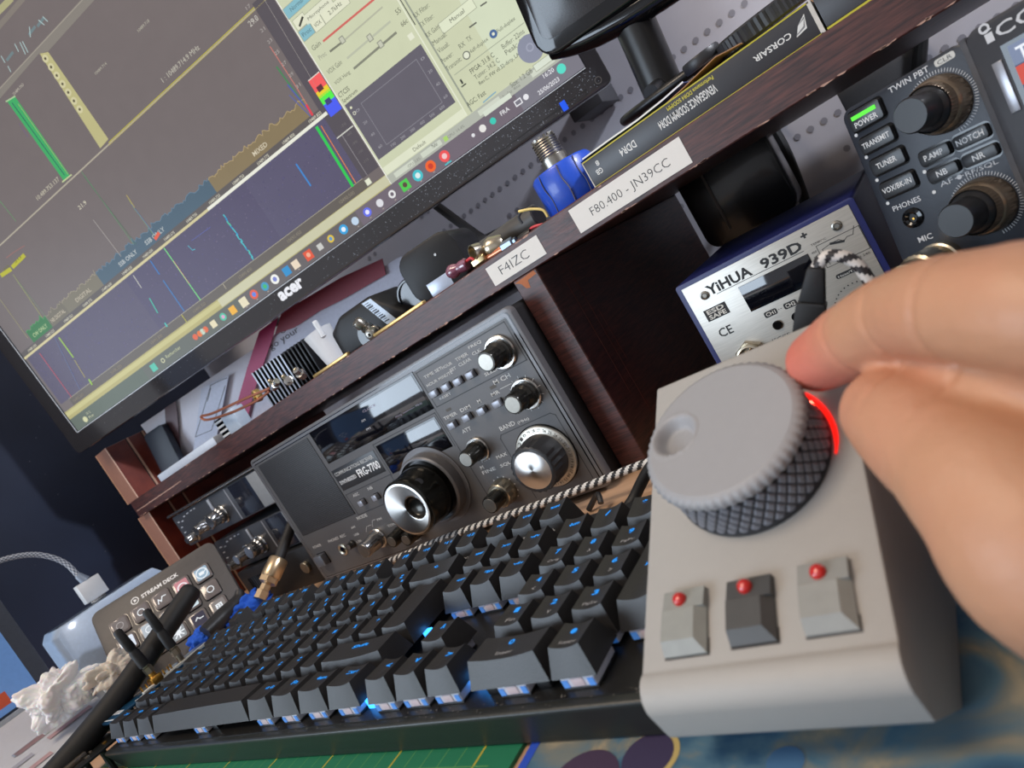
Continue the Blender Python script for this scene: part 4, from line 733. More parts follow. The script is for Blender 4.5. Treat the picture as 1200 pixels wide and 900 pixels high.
b = MB(); q = Fc.loc(W(951, 474, F=Fc, h=.8)); b.lathe(Fc.p(q[0], q[1], .2), Fc.n, [(1.0, 0), (1.0, .9), (.6, 1.5), (0, 1.7)], M('red_led', (255, 60, 40), .3, emit=(255, 90, 70), es=22.0), 16); b.build('led', tb_)['label'] = 'bright red indicator light beside the knob'
ll = bpy.data.lights.new('led_light', 'POINT'); ll.color = (1, .03, .01); ll.energy = .0035; ll.shadow_soft_size = .001; lo = bpy.data.objects.new('led_light', ll); col.objects.link(lo); lo.location = Fc.p(q[0] + 1, q[1], 2.5) * S

# ------------------------------------------------------------------ mechanical keyboard
U = 19.05; kp_ = radians(.43); Fk = Fr((0, 0, 22.5), XA, V((0, cos(kp_), sin(kp_))))
kb = thing('keyboard', 'black mechanical keyboard with blue lit legends, right end under the tuning box', 'keyboard', (214, 60, -.4))
CASE = M('keyboard_case', (38, 40, 38), .38, .1, bump=.1, var=.06)
b = MB(); pr = [(-1, -22.5), (-1.5, -20), (-6.2, -7), (-5.8, -5.6), (-4, -5.4), (133, -5.4), (136, -8), (136, -22)]
b.prism([Fk.p(-6, y, z) for y, z in pr], XA * 443, CASE, bevel=.8); b.build('case', kb)
b = MB(); b.box(Fk, -3, 434, -2.5, 131, -6, -4.9, M('switch_plate', (44, 43, 42), .35, .5, bump=.05)); 
for k in range(160):
    x = random.uniform(0, 430); y = random.uniform(-5, 0); s_ = random.uniform(.15, .4); b.poly([Fk.p(x - s_, y, -4.85), Fk.p(x, y - s_, -4.85), Fk.p(x + s_, y, -4.85), Fk.p(x, y + s_, -4.85)], PAINT, (120, 116, 110))
b.build('switch_plate', kb)
rows = {0: [('Ctrl', 0, 1.25), ('Win', 1.25, 1.25), ('Alt', 2.5, 1.25), ('', 3.75, 6.25), ('Alt Gr', 10, 1.25), ('Fn', 11.25, 1.25), ('Menu', 12.5, 1.25), ('Ctrl', 13.75, 1.25), ('<', 15.25, 1), ('v', 16.25, 1), ('>', 17.25, 1), ('0', 18.5, 2), ('.', 20.5, 1)],
        1: [('Shift', 0, 1.25), ('<', 1.25, 1)] + [(c, 2.25 + i, 1) for i, c in enumerate('WXCVBN,;:!')] + [('Shift', 12.25, 2.75), ('^', 16.25, 1), ('1', 18.5, 1), ('2', 19.5, 1), ('3', 20.5, 1), ('Enter', 21.5, 1)],
        2: [('Verr', 0, 1.75)] + [(c, 1.75 + i, 1) for i, c in enumerate('QSDFGHJKLM%')] + [('*', 12.75, 1)] + [('4', 18.5, 1), ('5', 19.5, 1), ('6', 20.5, 1)],
        3: [('Tab', 0, 1.5)] + [(c, 1.5 + i, 1) for i, c in enumerate('AZERTYUIOP^$')] + [('Ret', 13.5, 1.5), ('Suppr', 15.25, 1), ('Fin', 16.25, 1), ('PgSv', 17.25, 1), ('7', 18.5, 1), ('8', 19.5, 1), ('9', 20.5, 1), ('+', 21.5, 1)],
        4: [('2', 0, 1)] + [(c, 1 + i, 1) for i, c in enumerate('1234567890)=')] + [('Back', 13, 2), ('Inser', 15.25, 1), ('Orig', 16.25, 1), ('PgPr', 17.25, 1), ('Num', 18.5, 1), ('/', 19.5, 1), ('*', 20.5, 1), ('-', 21.5, 1)],
        5.25: [('Echap', 0, 1)] + [('F%d' % (i + 1), (2, 3, 4, 5, 6.5, 7.5, 8.5, 9.5, 11, 12, 13, 14)[i], 1) for i in range(12)] + [('Impr', 15.25, 1), ('Arret', 16.25, 1), ('Pause', 17.25, 1)]}
HR = {0: (9.7, -.6), 1: (9.8, 0), 2: (9.6, .4), 3: (9.7, 1.0), 4: (10.8, 2.0), 5.25: (12.1, 2.4)}
BLU = M('legend_blue', (30, 120, 190), .4, emit=(20, 130, 225), es=.9); WHL = (176, 176, 178)
# front legends seen on some keys
FRL = {'F1': '«', 'F5': '<<', 'F6': '>', 'F9': '<', 'F10': '||', 'F11': '|<<', 'F12': '>>|', 'Impr': 'o', 'Arret': '-', 'Pause': '+'}
WTOP = {'.': 'Suppr', '1': 'Fin', '3': 'PgSv', '9': 'PgPr', '7': 'Orig', '0': 'Inser', '2': 'v', '4': '<', '6': '>', '8': '^'}
def keycap(b, x0, w, y0, hf, dz, d=1, iso=False):
    X0, X1 = x0 * U + .45, (x0 + w) * U - .45; Y0, Y1 = y0 * U + .3, (y0 + d) * U - .6
    ti = 2.9; T0, T1 = X0 + ti, X1 - ti; F0, F1 = Y0 + 3.4, Y1 - 2.0; n = 9; grid = []
    ys = [0, .25, .5, .75, 1]
    mv = lambda a, y, z: b.bm.verts.new(Fk.p(a, y, z))
    cen = (T0 + T1) / 2; hw = (T1 - T0) / 2; sp_ = min(hw, 7)
    xs = [T0 + (T1 - T0) * i / (n - 1) for i in range(n)]
    if w > 2.2: xs = [T0 + (T1 - T0) * (0.5 - 0.5 * cos(pi * i / (n - 1))) for i in range(n)]
    for yy in ys:
        row = []
        for x in xs:
            t = (x - cen) / hw; dish = (-1.1 if w < 5 else .3) * (1 - t * t); row.append(mv(x, F0 + (F1 - F0) * yy, hf + dz * yy + dish))
        grid.append(row)
    for j in range(len(ys) - 1):
        for i in range(n - 1): b.face([grid[j][i], grid[j][i + 1], grid[j + 1][i + 1], grid[j + 1][i]], KEYM)
    bx = [X0 + (X1 - X0) * (xs[i] - T0) / (T1 - T0) for i in range(n)]
    fb = [mv(x, Y0, 0) for x in bx]; bb = [mv(x, Y1, 0) for x in bx]
    for i in range(n - 1): b.face([fb[i], fb[i + 1], grid[0][i + 1], grid[0][i]], KEYM); b.face([bb[i + 1], bb[i], grid[-1][i], grid[-1][i + 1]], KEYM)
    b.face([bb[0], fb[0]] + [g[0] for g in grid], KEYM); b.face([fb[-1], bb[-1]] + [g[-1] for g in grid][::-1], KEYM)
    es = [e for e in b.bm.edges if len(e.link_faces) == 2 and e.calc_face_angle(0) > .55]
    bmesh.ops.bevel(b.bm, geom=es, offset=.45, segments=2, affect='EDGES', clamp_overlap=True)
    for f in b.bm.faces: f.smooth = True
    return T0, T1, F0, F1
NK = 0
for r_, keys in rows.items():
    hf, dz = HR[r_]
    for (s_, x, w) in keys:
        d = 2 if s_ in ('Enter', '+') else 1; yy = r_
        b = MB() if not (r_ == 5.25 and x < 6 or (r_ == 4 and x < 1)) else (globals().setdefault('KSM', MB()) if 0 else MB())
        if s_ == 'Ret':
            T0, T1, F0, F1 = keycap(b, 13.75, 1.25, 2, 9.6, 1.2, d=2)
        elif s_ == '+': T0, T1, F0, F1 = keycap(b, x, w, 2, 9.7, .8, d=2); 
        else: T0, T1, F0, F1 = keycap(b, x, w, yy, hf, dz, d=d)
        tz = (F0 + (F1 - F0) * .55, hf + dz * .55 - (.9 if w < 5 else -.4)); Ft = Fr(Fk.p(0, 0, 0) , XA, (Fk.p(0, F1, hf + dz) - Fk.p(0, F0, hf)))
        q0 = Fk.p(0, F0, hf - (1.0 if w < 5 else -.2)); Ft = Fr(q0, XA, Fk.p(0, F1, hf + dz) - Fk.p(0, F0, hf)); L_ = F1 - F0; cx = (T0 + T1) / 2
        if s_ and s_ not in ('Ret',):
            ww = min(len(s_) * 2.6, (T1 - T0) * .62) if len(s_) > 1 else 2.6
            if s_ in 'v<>^' and r_ == 0 or s_ in ('Back',): s2 = {'v': 'v', '<': '<', '>': '>', '^': '^', 'Back': '<-'}[s_]; b.text(Ft, (cx - 1.8, L_ * .58), (cx + 1.8, L_ * .58), s2, m=BLU, H=2.4, h=.16, off=.03)
            elif s_.isdigit() and r_ == 4 or s_ in (')', '='): b.text(Ft, (cx - 3.2, L_ * .62), (cx - .6, L_ * .62), s_, m=BLU, H=2.6, h=.16, off=.02); b.text(Ft, (cx + .8, L_ * .3), (cx + 3, L_ * .3), '&é"(-è_çà'[int(s_) % 9] if s_.isdigit() else '~', m=BLU, H=2.2, h=.18, off=.02)
            else: b.text(Ft, (cx - ww / 2 - .5, L_ * .6), (cx + ww / 2 - .5, L_ * .6), s_, m=BLU, H=2.9 if len(s_) < 3 else 2.2, h=.16, off=.03)
            if x > 15 and s_ in WTOP and r_ < 4: s3 = WTOP[s_]; w3 = 1.6 * len(s3); b.text(Ft, (cx - w3 / 2, L_ * .16), (cx + w3 / 2, L_ * .16), s3, m=PAINT, c=(170, 170, 172), H=1.9, h=.4 if 0 else .3)
        if s_ in FRL:
            Ff_ = Fr(Fk.p(0, yy * U + .3, 0), XA, Fk.p(0, 3.4, hf) - Fk.p(0, 0, 0)); w3 = 1.7 * len(FRL[s_]); b.text(Ff_, (cx - w3 / 2, hf * .38), (cx + w3 / 2, hf * .38), FRL[s_], c=WHL, H=2.2, h=.35, off=.02)
        o = b.build('keycap', kb, ang=40); NK += 1
        if r_ in (5.25,) and x < 7 and NK > 100 - 0: o['kind'] = 'stuff'
# clear switches under the keys that show them
SWH = M('switch_clear', (214, 214, 226), .12, coat=.4); SWB = M('switch_black', (20, 20, 22), .4); LEDB = M('switch_led', (90, 140, 210), .3, emit=(60, 150, 255), es=.16)
hot = {(17.25, 0), (12.75, 2), (15.25, 3)}
for r_, keys in rows.items():
    for (s_, x, w) in keys:
        if not (r_ == 0 or r_ == 3 and 15 < x < 18.3 or (x, r_) in hot or (r_ == 1 and x > 12)): continue
        cx = (x + w / 2) * U; cy = (r_ + .5) * U - .3
        b = MB(); b.box(Fk, cx - 7, cx + 7, cy - 8.2, cy + 7, -5, -4.2, SWB, .2)
        b.prism([Fk.p(cx - 6.8, cy - 8.1, -4.2), Fk.p(cx + 6.8, cy - 8.1, -4.2), Fk.p(cx + 6.8, cy + 6.8, -4.2), Fk.p(cx - 6.8, cy + 6.8, -4.2)], Fk.n * 4.6, SWH, bevel=.5)
        b.box(Fk, cx - 2.4, cx + 2.4, cy - 8.4, cy - 8, -3.6, -.6, M('switch_inner', (206, 190, 196), .3), .1)
        for sx_ in (-5.2, 5.2): b.box(Fk, cx + sx_ - 1.2, cx + sx_ + 1.2, cy - 8.35, cy - 8, -3.9, -1.2, LEDB)
        b.build('switch', kb)
        if w >= 2:
            for sx_ in (-12, 12): b = MB(); b.box(Fk, cx + sx_ - 3, cx + sx_ + 3, cy - 6, cy + 4, -5, -1, SWB, .6); b.cyl(Fk.p(cx + sx_, cy - 3, -4), Fk.n, 2, 6, SWB, 12); b.build('stabiliser', kb)
for x_, y_0, e_ in ((14.95 * U, 2.55 * U, .0012), (18.2 * U, .55 * U, .0008), (15.0 * U, .3 * U, .0006)):
    b = MB(); b.box(Fk, x_ - 2.4, x_ + 2.2, y_0 - 1.6, y_0 + 1.6, -4.9, -.6, M('hot_led', (60, 160, 255), .3, emit=(50, 150, 255), es=3.2), .4); b.build('led', kb)
    ll = bpy.data.lights.new('key_led_light', 'POINT'); ll.color = (.05, .35, 1); ll.energy = e_; ll.shadow_soft_size = .002; lo = bpy.data.objects.new('key_led_light', ll); col.objects.link(lo); lo.location = Fk.p(x_ + 3, y_0, 1) * S
b = MB(); b.tube([Fk.p(400, 131, -8), Fk.p(398, 150, -14), Fk.p(396, 165, -18)], 2, RUB); b.build('cable', kb)
# ------------------------------------------------------------------ key pad with picture keys (left)
yw, tl = radians(57.95), radians(34.1); sxv = V((cos(yw), sin(yw), 0)); nv_ = V((-sin(yw), cos(yw), 0)); Fd_ = Fr((-173.8, 84.8, 88.9), sxv, ZA * cos(tl) + nv_ * sin(tl))
sd_ = thing('key_pad', 'grey pad of fifteen picture keys marked STREAM DECK, tilted up behind the keyboard corner', 'key pad', Fd_.p(59, -84, 0))
SDG = M('pad_grey', (74, 70, 68), .5, bump=.08)
b = MB(); b.rrect(Fd_, 0, 118, -90, 0, 8, -12, 0, SDG, 1.2); b.build('case', sd_)
b = MB(); Fl = Fr(Fd_.p(0, 0, .1), Fd_.u, Fd_.v); b.text(Fl, (44, -14.5), (79, -14.5), 'STREAM DECK', c=(225, 225, 225), H=4.0, off=.03)
disc(b, Fl, 38, -12.5, 3.6, .1, PAINT, (225, 225, 225), 24, 2.7); b.poly([Fl.p(37, -14.3, .12), Fl.p(40, -12.5, .12), Fl.p(37, -10.7, .12)], PAINT, (225, 225, 225)); disc(b, Fl, 38, -12.5, 2.2, .11, PAINT, (74, 70, 68), 20); b.poly([Fl.p(37.2, -13.8, .14), Fl.p(39.5, -12.5, .14), Fl.p(37.2, -11.2, .14)], PAINT, (225, 225, 225)); b.build('lettering', sd_)
KC = {(0, 0): (96, 90, 92), (1, 0): (100, 92, 94), (2, 0): (98, 90, 90), (3, 0): (196, 130, 138), (4, 0): (150, 176, 196), (0, 1): (216, 226, 240), (1, 1): (170, 180, 190), (2, 1): (170, 176, 184), (3, 1): (206, 224, 232), (4, 1): (108, 98, 94), (0, 2): (120, 116, 118), (1, 2): (220, 230, 240), (2, 2): (140, 146, 152), (3, 2): (40, 40, 62), (4, 2): (128, 122, 120)}
for j in range(3):
    for i in range(5):
        cx, cy = 19.6 + i * 19.4, -(27 + j * 19.2); b = MB(); b.rrect(Fd_, cx - 8.6, cx + 8.6, cy - 8.6, cy + 8.6, 3, 0, .1, GLOSSB); b.rrect(Fd_, cx - 7.9, cx + 7.9, cy - 7.9, cy + 7.9, 2.6, 0, 1.8, M('clear_key', (104, 96, 94), .2, coat=.6), .5)
        c_ = KC[(i, j)]; Fg = Fr(Fd_.p(0, 0, 1.85), Fd_.u, Fd_.v); bright = sum(c_) > 480
        if c_ != (108, 98, 94): b.rrect(Fg, cx - 6, cx + 6, cy - 6, cy + 6, 1.5, 0, 0, GLOW, c=tuple(int(v * .9) for v in c_) if bright else c_) if False else b.rrect(Fg, cx - 6, cx + 6, cy - 6, cy + 6, 1.5, .05, .05, GLOW, c=c_)
        w_ = (235, 240, 245)
        if (i, j) == (4, 0): disc(b, Fg, cx, cy, 5.6, .2, GLOW, w_, 24, 4.6); b.box(Fg, cx - 2.6, cx + 2, cy - 1.6, cy + 1.6, 0, .2, GLOW, c=w_); line(b, Fg, (cx + 2, cy), (cx + 5, cy + 2), .9, w_, .2, GLOW)
        elif (i, j) == (2, 0): pline(b, Fg, [(cx - 4, cy - 3), (cx - 3, cy + 1), (cx - 1, cy - 2), (cx + 1, cy + 2), (cx + 4, cy + 1.6)], .9, w_, .2, GLOW)
        elif (i, j) == (3, 1): pline(b, Fg, [(cx - 5, cy + 1), (cx - 2, cy + 1), (cx - 1, cy + 4), (cx, cy - 1), (cx + 1, cy + 2), (cx + 5, cy + 2)], .7, (50, 60, 70), .2, GLOW); b.text(Fg, (cx - 1, cy - 4.4), (cx + 1, cy - 4.4), '2', m=GLOW, c=(220, 60, 60), H=3, h=.2)
        elif (i, j) == (4, 2): b.box(Fg, cx - 3, cx + 3, cy - 2.6, cy + 2.6, 0, .1, GLOW, c=w_); b.text(Fg, (cx - 2, cy - 1.5), (cx + 2, cy - 1.5), '23', m=GLOW, c=(60, 60, 70), H=3, h=.2)
        elif (i, j) == (3, 2): pline(b, Fg, [(cx - 3, cy), (cx - 1, cy + 2), (cx + 1, cy), (cx + 4, cy)], .9, w_, .2, GLOW)
        elif (i, j) in ((1, 2), (2, 2)): 
            for k in range(8): line(b, Fg, (cx, cy), (cx + 5 * cos(k * pi / 4), cy + 5 * sin(k * pi / 4)), 1.1, (90, 100, 110) if i == 1 else w_, .2, GLOW)
            disc(b, Fg, cx, cy, 2.4, .25, GLOW, w_, 16)
        elif (i, j) == (0, 1): b.poly([Fg.p(cx - 4, cy - 4, .2), Fg.p(cx + 1, cy - 4, .2), Fg.p(cx + 4, cy + 3, .2)], GLOW, (60, 90, 140))
        elif (i, j) == (3, 0): disc(b, Fg, cx, cy - 2, 5, .2, GLOW, (240, 230, 235), 20, 3.6)
        else: disc(b, Fg, cx, cy, 3.4, .2, GLOW, w_ if i != 0 else (150, 146, 148), 18, 2.6)
        b.build('picture_key', sd_)
b = MB(); o = Fd_.p(20, -80, -12); q = Fd_.p(98, -80, -12)
for o in (Fd_.p(14, -82, -10), Fd_.p(104, -82, -10)): b.cyl((o.x, o.y, -2), ZA, 5, o.z + 2, SDG, 12)
for o in (Fd_.p(14, -16, -11), Fd_.p(104, -16, -11)): b.cyl((o.x, o.y, -2), ZA, 4, o.z + 2, SDG, 12)
b.build('stand', sd_)

# ------------------------------------------------------------------ computer tower side, hub, left corner things
Ft_ = Fr((-455, -60, -2), YA, ZA)
t = thing('computer_tower', 'tall black dusty glass-sided tower filling the left background', 'computer case', (-560, 200, -2))
DKG = M('dusty_black_glass', (36, 46, 68), .5, var=.45, scale=9, spec=.4)
b = MB(); b.rrect(Ft_, 0, 560, 0, 500, 6, -200, 0, DKG, 2)
rr = random.Random(11)
for k in range(90): a = rr.uniform(60, 540); z = rr.uniform(30, 480); s_ = rr.uniform(.3, 1.1); b.poly([Ft_.p(a - s_, z, .2), Ft_.p(a, z - s_, .2), Ft_.p(a + s_, z, .2), Ft_.p(a, z + s_, .2)], PAINT, (90, 96, 110))
for k in range(8): a = rr.uniform(100, 500); z = rr.uniform(60, 400); line(b, Ft_, (a, z), (a + rr.uniform(-4, 4), z + rr.uniform(5, 18)), .5, (70, 76, 88), .2)
b.build('side_panel', t); b = MB(); b.box(Ft_, -6, 0, 0, 500, -200, 2, BLACKP, 1); b.build('front_panel', t)
HUBM = M('hub_white', (176, 196, 222), .35, coat=.2); Fh = Fr((-236, 74, -2), YA, ZA)
t = thing('usb_hub', 'pale blue-white upright box with a cable plugged in its top, behind the key pad', 'hub', (-262, 130, -2))
b = MB(); b.prism([Fh.p(0, 0, 0), Fh.p(112, 0, 0), Fh.p(112, 82, 0), Fh.p(104, 93, 0), Fh.p(6, 93, 0), Fh.p(0, 86, 0)], -Fh.n * 52, HUBM, bevel=1.2); b.build('case', t)
b = MB(); b.box(Fr((-262, 78, 91.2), YA, XA), 4, 98, -14, 14, -.1, 1.2, M('hub_grey', (60, 70, 86), .4), .4) if 0 else b.box(top(91.05), -276, -248, 80, 172, 0, .8, M('hub_grey', (60, 70, 86), .4), .3); b.build('port_strip', t)
usb = thing('usb_cable', 'grey braided cable with white square plug, plugged into the top of the white hub', 'cable', (-255, 110, 92)); 
c1, c2 = W(112, 702, x=-255), W(88, 676, x=-255)
Fu = Fr((-255, c1.y + 2, 92.2), YA, ZA); b = MB(); b.box(Fu, -7.5, 7.5, 0, 3, -3, 3, CHROME, .2); b.box(Fu, -11.5, 11.5, 3, 24, -5, 5, WHITEP, .8); b.build('plug', usb)
b = MB(); pl_ = [W(x, y, x=-255) for x, y in ((89, 670), (78, 661), (60, 653), (35, 650), (0, 657), (-60, 680))]; pl_[0] = Fu.p(0, 23); b.lathe(Fu.p(0, 24), V((0, -.35, 1)), [(5, 0), (3.4, 9), (2.6, 10), (0, 10)], M('plug_grey', (120, 132, 150), .4), 16); pl_[0] = Fu.p(0, 24) + V((0, -.33, .94)) * 9
b.tube(pl_, 2.6, PAINT, 10, braid=((190, 196, 206), (96, 104, 120), 1.6, 1, 2)); b.build('braided_lead', usb)

t = thing('tablet_screen', 'grey framed screen seen at the far left edge behind the clear tray', 'screen', (-262, -60, -2)); Fv = Fr((-250, -190, -2), YA, ZA)
b = MB(); b.rrect(Fv, 0, 248, 40, 230, 3, -14, 0, M('frame_grey', (92, 98, 110), .4, .3), 1); b.build('frame', t)
b = MB(); b.box(Fv, 12, 234, 54, 222, 0, .4, M('screen_blue', (104, 140, 190), .2, emit=(90, 130, 190), es=.35))
for k, (a, z) in enumerate(((196, 106), (206, 92), (212, 104), (186, 92), (199, 80))): b.box(Fv, a, a + 9, z, z + 7, .4, .6, PAINT, c=(220, 230, 240))
b.box(Fv, 196, 212, 60, 72, .4, .6, PAINT, c=(224, 96, 60)); b.build('display', t); b = MB(); b.box(Fv, 60, 190, 0, 41, -12, -4, BLACKP, 1); b.build('foot', t)
TRAYM = M('clear_plastic', (196, 204, 214), .25, trans=.35, coat=.4)
t = thing('plastic_tray', 'clear plastic tray holding printed papers at the lower left corner', 'tray', (-205, -60, -2)); Ftr = top(-2)
b = MB(); b.box(Ftr, -246, -120, -210, 70, 0, 2, TRAYM, .5); b.box(Ftr, -246, -244, -210, 70, 2, 52, TRAYM, .4); b.box(Ftr, -246, -120, 68, 70, 2, 14, TRAYM, .4); b.prism([V((-122, -210, 0)), V((-120, -210, 0)), V((-112, -210, 16)), V((-114, -210, 16))], YA * 280, TRAYM, bevel=.3); b.build('tray_body', t)
b = MB(); b.prism([V((-243, -205, 1)), V((-124, -205, 1)), V((-130, -205, 8)), V((-243, -205, 46))], YA * 262, M('stacked_paper', (196, 198, 204), .6, stretch=(1, 1, 30)), bevel=.6)
for k in range(26):
    u0 = rr.uniform(.1, .85); y0 = rr.uniform(-180, 20); p0 = V((-243, 0, 46.4)).lerp(V((-130, 0, 8.4)), u0); p1 = V((-243, 0, 46.4)).lerp(V((-130, 0, 8.4)), u0 + .05)
    L_ = rr.uniform(12, 40); b.poly([V((p0.x, y0, p0.z + .3)), V((p1.x, y0, p1.z + .3)), V((p1.x, y0 + L_, p1.z + .3)), V((p0.x, y0 + L_, p0.z + .3))], PAINT, rr.choice(((160, 160, 170), (178, 146, 148), (150, 160, 176), (180, 180, 186))))
pp = b.build('paper_stack', loc=(-185, -70, 1)); tag(pp, 'stack of printed sheets sloping inside the clear tray', 'paper')

from mathutils import noise as NZ
def crumple(name, c, size, m, label, cat, seed, sq=(1, 1, 1), n=5, amp=.5, freq=2.2, fine=.12):
    bm = bmesh.new(); bmesh.ops.create_icosphere(bm, subdivisions=n, radius=1)
    for v in bm.verts:
        p = v.co * freq + V((seed, seed * 2, 0)); r = 1 + amp * (abs(NZ.noise(p)) * 2 - .5) + fine * abs(NZ.noise(p * 3.1)) * 2 + fine * .5 * NZ.noise(p * 8)
        v.co = V((v.co.x * sq[0], v.co.y * sq[1], v.co.z * sq[2])) * r * size
    mn = min(v.co.z for v in bm.verts)
    for v in bm.verts: v.co.z = max(v.co.z, mn * .8) * S; v.co.x *= S; v.co.y *= S
    for f in bm.faces: f.smooth = True
    me = bpy.data.meshes.new(name); bm.to_mesh(me); bm.free(); me.materials.append(m); o = bpy.data.objects.new(name, me); col.objects.link(o); o.location = V(c) * S; tag(o, label, cat); return o
TIS = M('tissue_white', (244, 244, 246), .8, var=.02, sss=.25)
cT = W(68, 812, x=-160)
crumple('tissue', (cT.x, cT.y, cT.z - 2), 20, TIS, 'crumpled white paper tissue lying on the clear tray', 'tissue', 3.3, (.8, 1.15, 1.0), 6, .5, 1.5, .12)
cT = W(118, 762, x=-120); crumple('tissue', (cT.x, cT.y, cT.z - 20), 11, M('tissue_cream', (206, 198, 186), .85, sss=.1), 'smaller cream crumpled tissue tucked behind the long black aerial', 'tissue', 8.1, (.8, 1.6, 1.0), 5, .6, 1.6, .16)
b = MB(); q = W(112, 790, x=-150); b.box(Fr((q.x, q.y, 0), YA, ZA), -7, 7, -2, q.z + 6, -4, 4, WHITEP, 1); o = b.build('wall_plug', loc=(q.x, q.y, -2)); tag(o, 'small white plastic block standing between the tissues', 'plastic block')

# long black aerial lying across, in front of the key pad
b = MB(); A_ = [W(226, 690, x=-36), W(150, 801, x=-36), W(92, 876, x=-36), W(40, 935, x=-36)]
dA = (A_[3] - A_[0]).normalized(); b.tube([A_[0] + dA * 4, A_[1], A_[2], A_[3]], [8.2, 8.6, 9.2, 9.6], RUB, 20, smooth=4); b.lathe(A_[0] + dA * 5, -dA, [(8.2, 0), (8, 3), (6.6, 5), (0, 5)], RUB, 20)
o = b.build('long_aerial', loc=A_[1]); tag(o, 'long thick black aerial lying diagonally across the key pad', 'aerial')
# radio board with two stub aerials
t = thing('circuit_board', 'small blue circuit board with gold pins standing along the left edge of the keyboard', 'circuit board', (-22, 35, -2))
Fp = top(28, (-34, -12)); BLUP = M('board_blue', (20, 62, 92), .3, coat=.3)
b = MB(); b.box(Fp, 0, 25, 20, 104, 0, 1.6, BLUP, .2); 
for (x0, x1, y0, y1) in ((2, 23, 22, 23), (2, 3, 22, 40)): b.box(Fp, x0, x1, y0, y1, 1.6, 1.75, PAINT, c=(210, 216, 220))
for k in range(4): b.box(Fp, 5 + k * 4, 7.5 + k * 4, 28, 32, 1.6, 1.8, PAINT, c=(215, 220, 224))
b.text(Fr(Fp.p(0, 0, 1.7), YA, -XA), (40, -22), (56, -22), 'RX 5V', c=(210, 216, 220), H=3); b.build('board', t)
b = MB(); b.box(Fp, 20, 24, 46, 100, 1.6, 3.4, M('white_connector', (196, 196, 190), .4), .2); b.build('connector_strip', t)
for k in range(9): b = MB(); b.box(Fp, 15 + (k % 2) * 2, 16 + (k % 2) * 2, 48 + k * 3, 49 + k * 3, 1.6, 6.5, GOLD); b.build('pin', t)
b = MB(); 
for x, y in ((3, 40), (20, 40), (3, 100), (20, 100)): b = MB(); b.cyl(Fp.p(x, y, -30), ZA, 2, 30, BLACKP, 8); b.build('standoff', t)
for (p0, p1, lab, gld) in (((179, 791), (137, 740), 'nearer black stub aerial on a gold elbow, left end of the keyboard', 1), ((210, 770), (171, 716), 'farther black stub aerial on a steel nut, left end of the keyboard', 0)):
    B0 = W(*p0, x=-14); B1 = W(*p1, x=-14); ax = (B1 - B0).normalized(); L_ = (B1 - B0).length
    t = thing('stub_aerial', lab, 'aerial', (B0.x, B0.y, 29.7), 'stub aerials on the circuit board')
    b = MB(); b.lathe(B0 + ax * (L_ * .22), ax, [(0, 0), (3.7, 0), (3.8, 1), (3.6, L_ * .3), (3.0, L_ * .34), (2.9, L_ * .36), (3.5, L_ * .4), (3.2, L_ * .76), (2.2, L_ * .8), (0, L_ * .81)], RUB, 24); b.build('whip', t)
    b = MB(); b.lathe(B0 + ax * (L_ * .06), ax, [(0, 0), (3.4, 0), (3.4, L_ * .12), (2.6, L_ * .13), (2.6, L_ * .17), (0, L_ * .17)], NICK, 6); b.build('nut', t)
    b = MB(); b.cyl((B0.x, B0.y, 29.6), ZA, 2.6, max(2, B0.z - 29.6 + 3), GOLD if gld else NICK, 16); 
    if gld: b.box(top(29.6, (B0.x, B0.y)), -4, 4, -4, 4, 0, 6, GOLD, .4)
    b.build('elbow', t)
b = MB(); Fp2 = top(6, (-69, -57)); b.box(Fp2, 0, 62, 0, 68, 12, 13.6, M('board_black', (24, 26, 26), .35), .2)
for x, y in ((4, 4), (52, 4), (4, 54), (52, 54)): b.cyl(Fp2.p(x, y, -8), ZA, 2.2, 20, BLACKP, 8)
for k in range(22): x, y = rr.uniform(4, 56), rr.uniform(4, 62); b.box(Fp2, x, x + rr.uniform(1, 4), y, y + rr.uniform(1, 3), 13.6, 14.8, rr.choice((GOLD, NICK, SWB)), .1)
b.box(Fp2, 34, 46, 34, 48, 13.6, 17, M('usb_shell', (150, 140, 128), .3, .9), .4)
o = b.build('circuit_board', loc=(-47, -40, -2)); tag(o, 'black circuit board with gold parts at the bottom left, beside the keyboard corner', 'circuit board')
b = MB(); b.tube([W(x, y, z=22) for x, y in ((60, 905), (85, 884), (108, 868), (130, 852), (150, 846))], 1.9, PAINT, 10, braid=((206, 206, 206), (30, 30, 34), 2.2, 1, 6))
o = b.build('braided_cable', loc=(-60, -30, 20)); tag(o, 'short black and white braided cable over the black circuit board', 'cable')
# coax connector and blue rag
t = thing('coaxial_plug', 'black coaxial cable with large nickel plug, propped on the blue cloth', 'plug', (-40, 150, 10))
P0, P1, P2, P3 = W(352, 590, x=-34), W(327, 655, x=-38), W(312, 686, x=-42), W(303, 700, x=-43); ax = (P2 - P1).normalized()
b = MB(); b.tube([P0 + V((6, 26, 14)), P0, P1 + ax * 2], 5.0, RUB, 16); b.build('cable', t)
NB = M('warm_nickel', (196, 172, 140), .3, .9); b = MB(); b.lathe(P1, ax, [(0, 0), (8.2, 0), (8.8, 1.5), (8.8, 17), (8.2, 18), (7, 18)], NB, 32); b.lathe(P1 + ax * 17, ax, [(8.4, 0), (8.4, 6), (6, 7), (4.6, 8), (4.6, 13), (5.6, 13.5), (5.6, 21), (0, 21)], NB, 6); b.build('plug_body', t)
CLB = M('blue_knit', (24, 84, 190), .85, bump=.9, bscale=900)
q = W(284, 708, x=-60); crumple('blue_cloth', (q.x, q.y, q.z - 8), 15, CLB, 'bright blue knitted cloth bunched under the nickel plug', 'cloth', 5.5, (1, 1.6, .9), 5, .3, 2.4, .05)
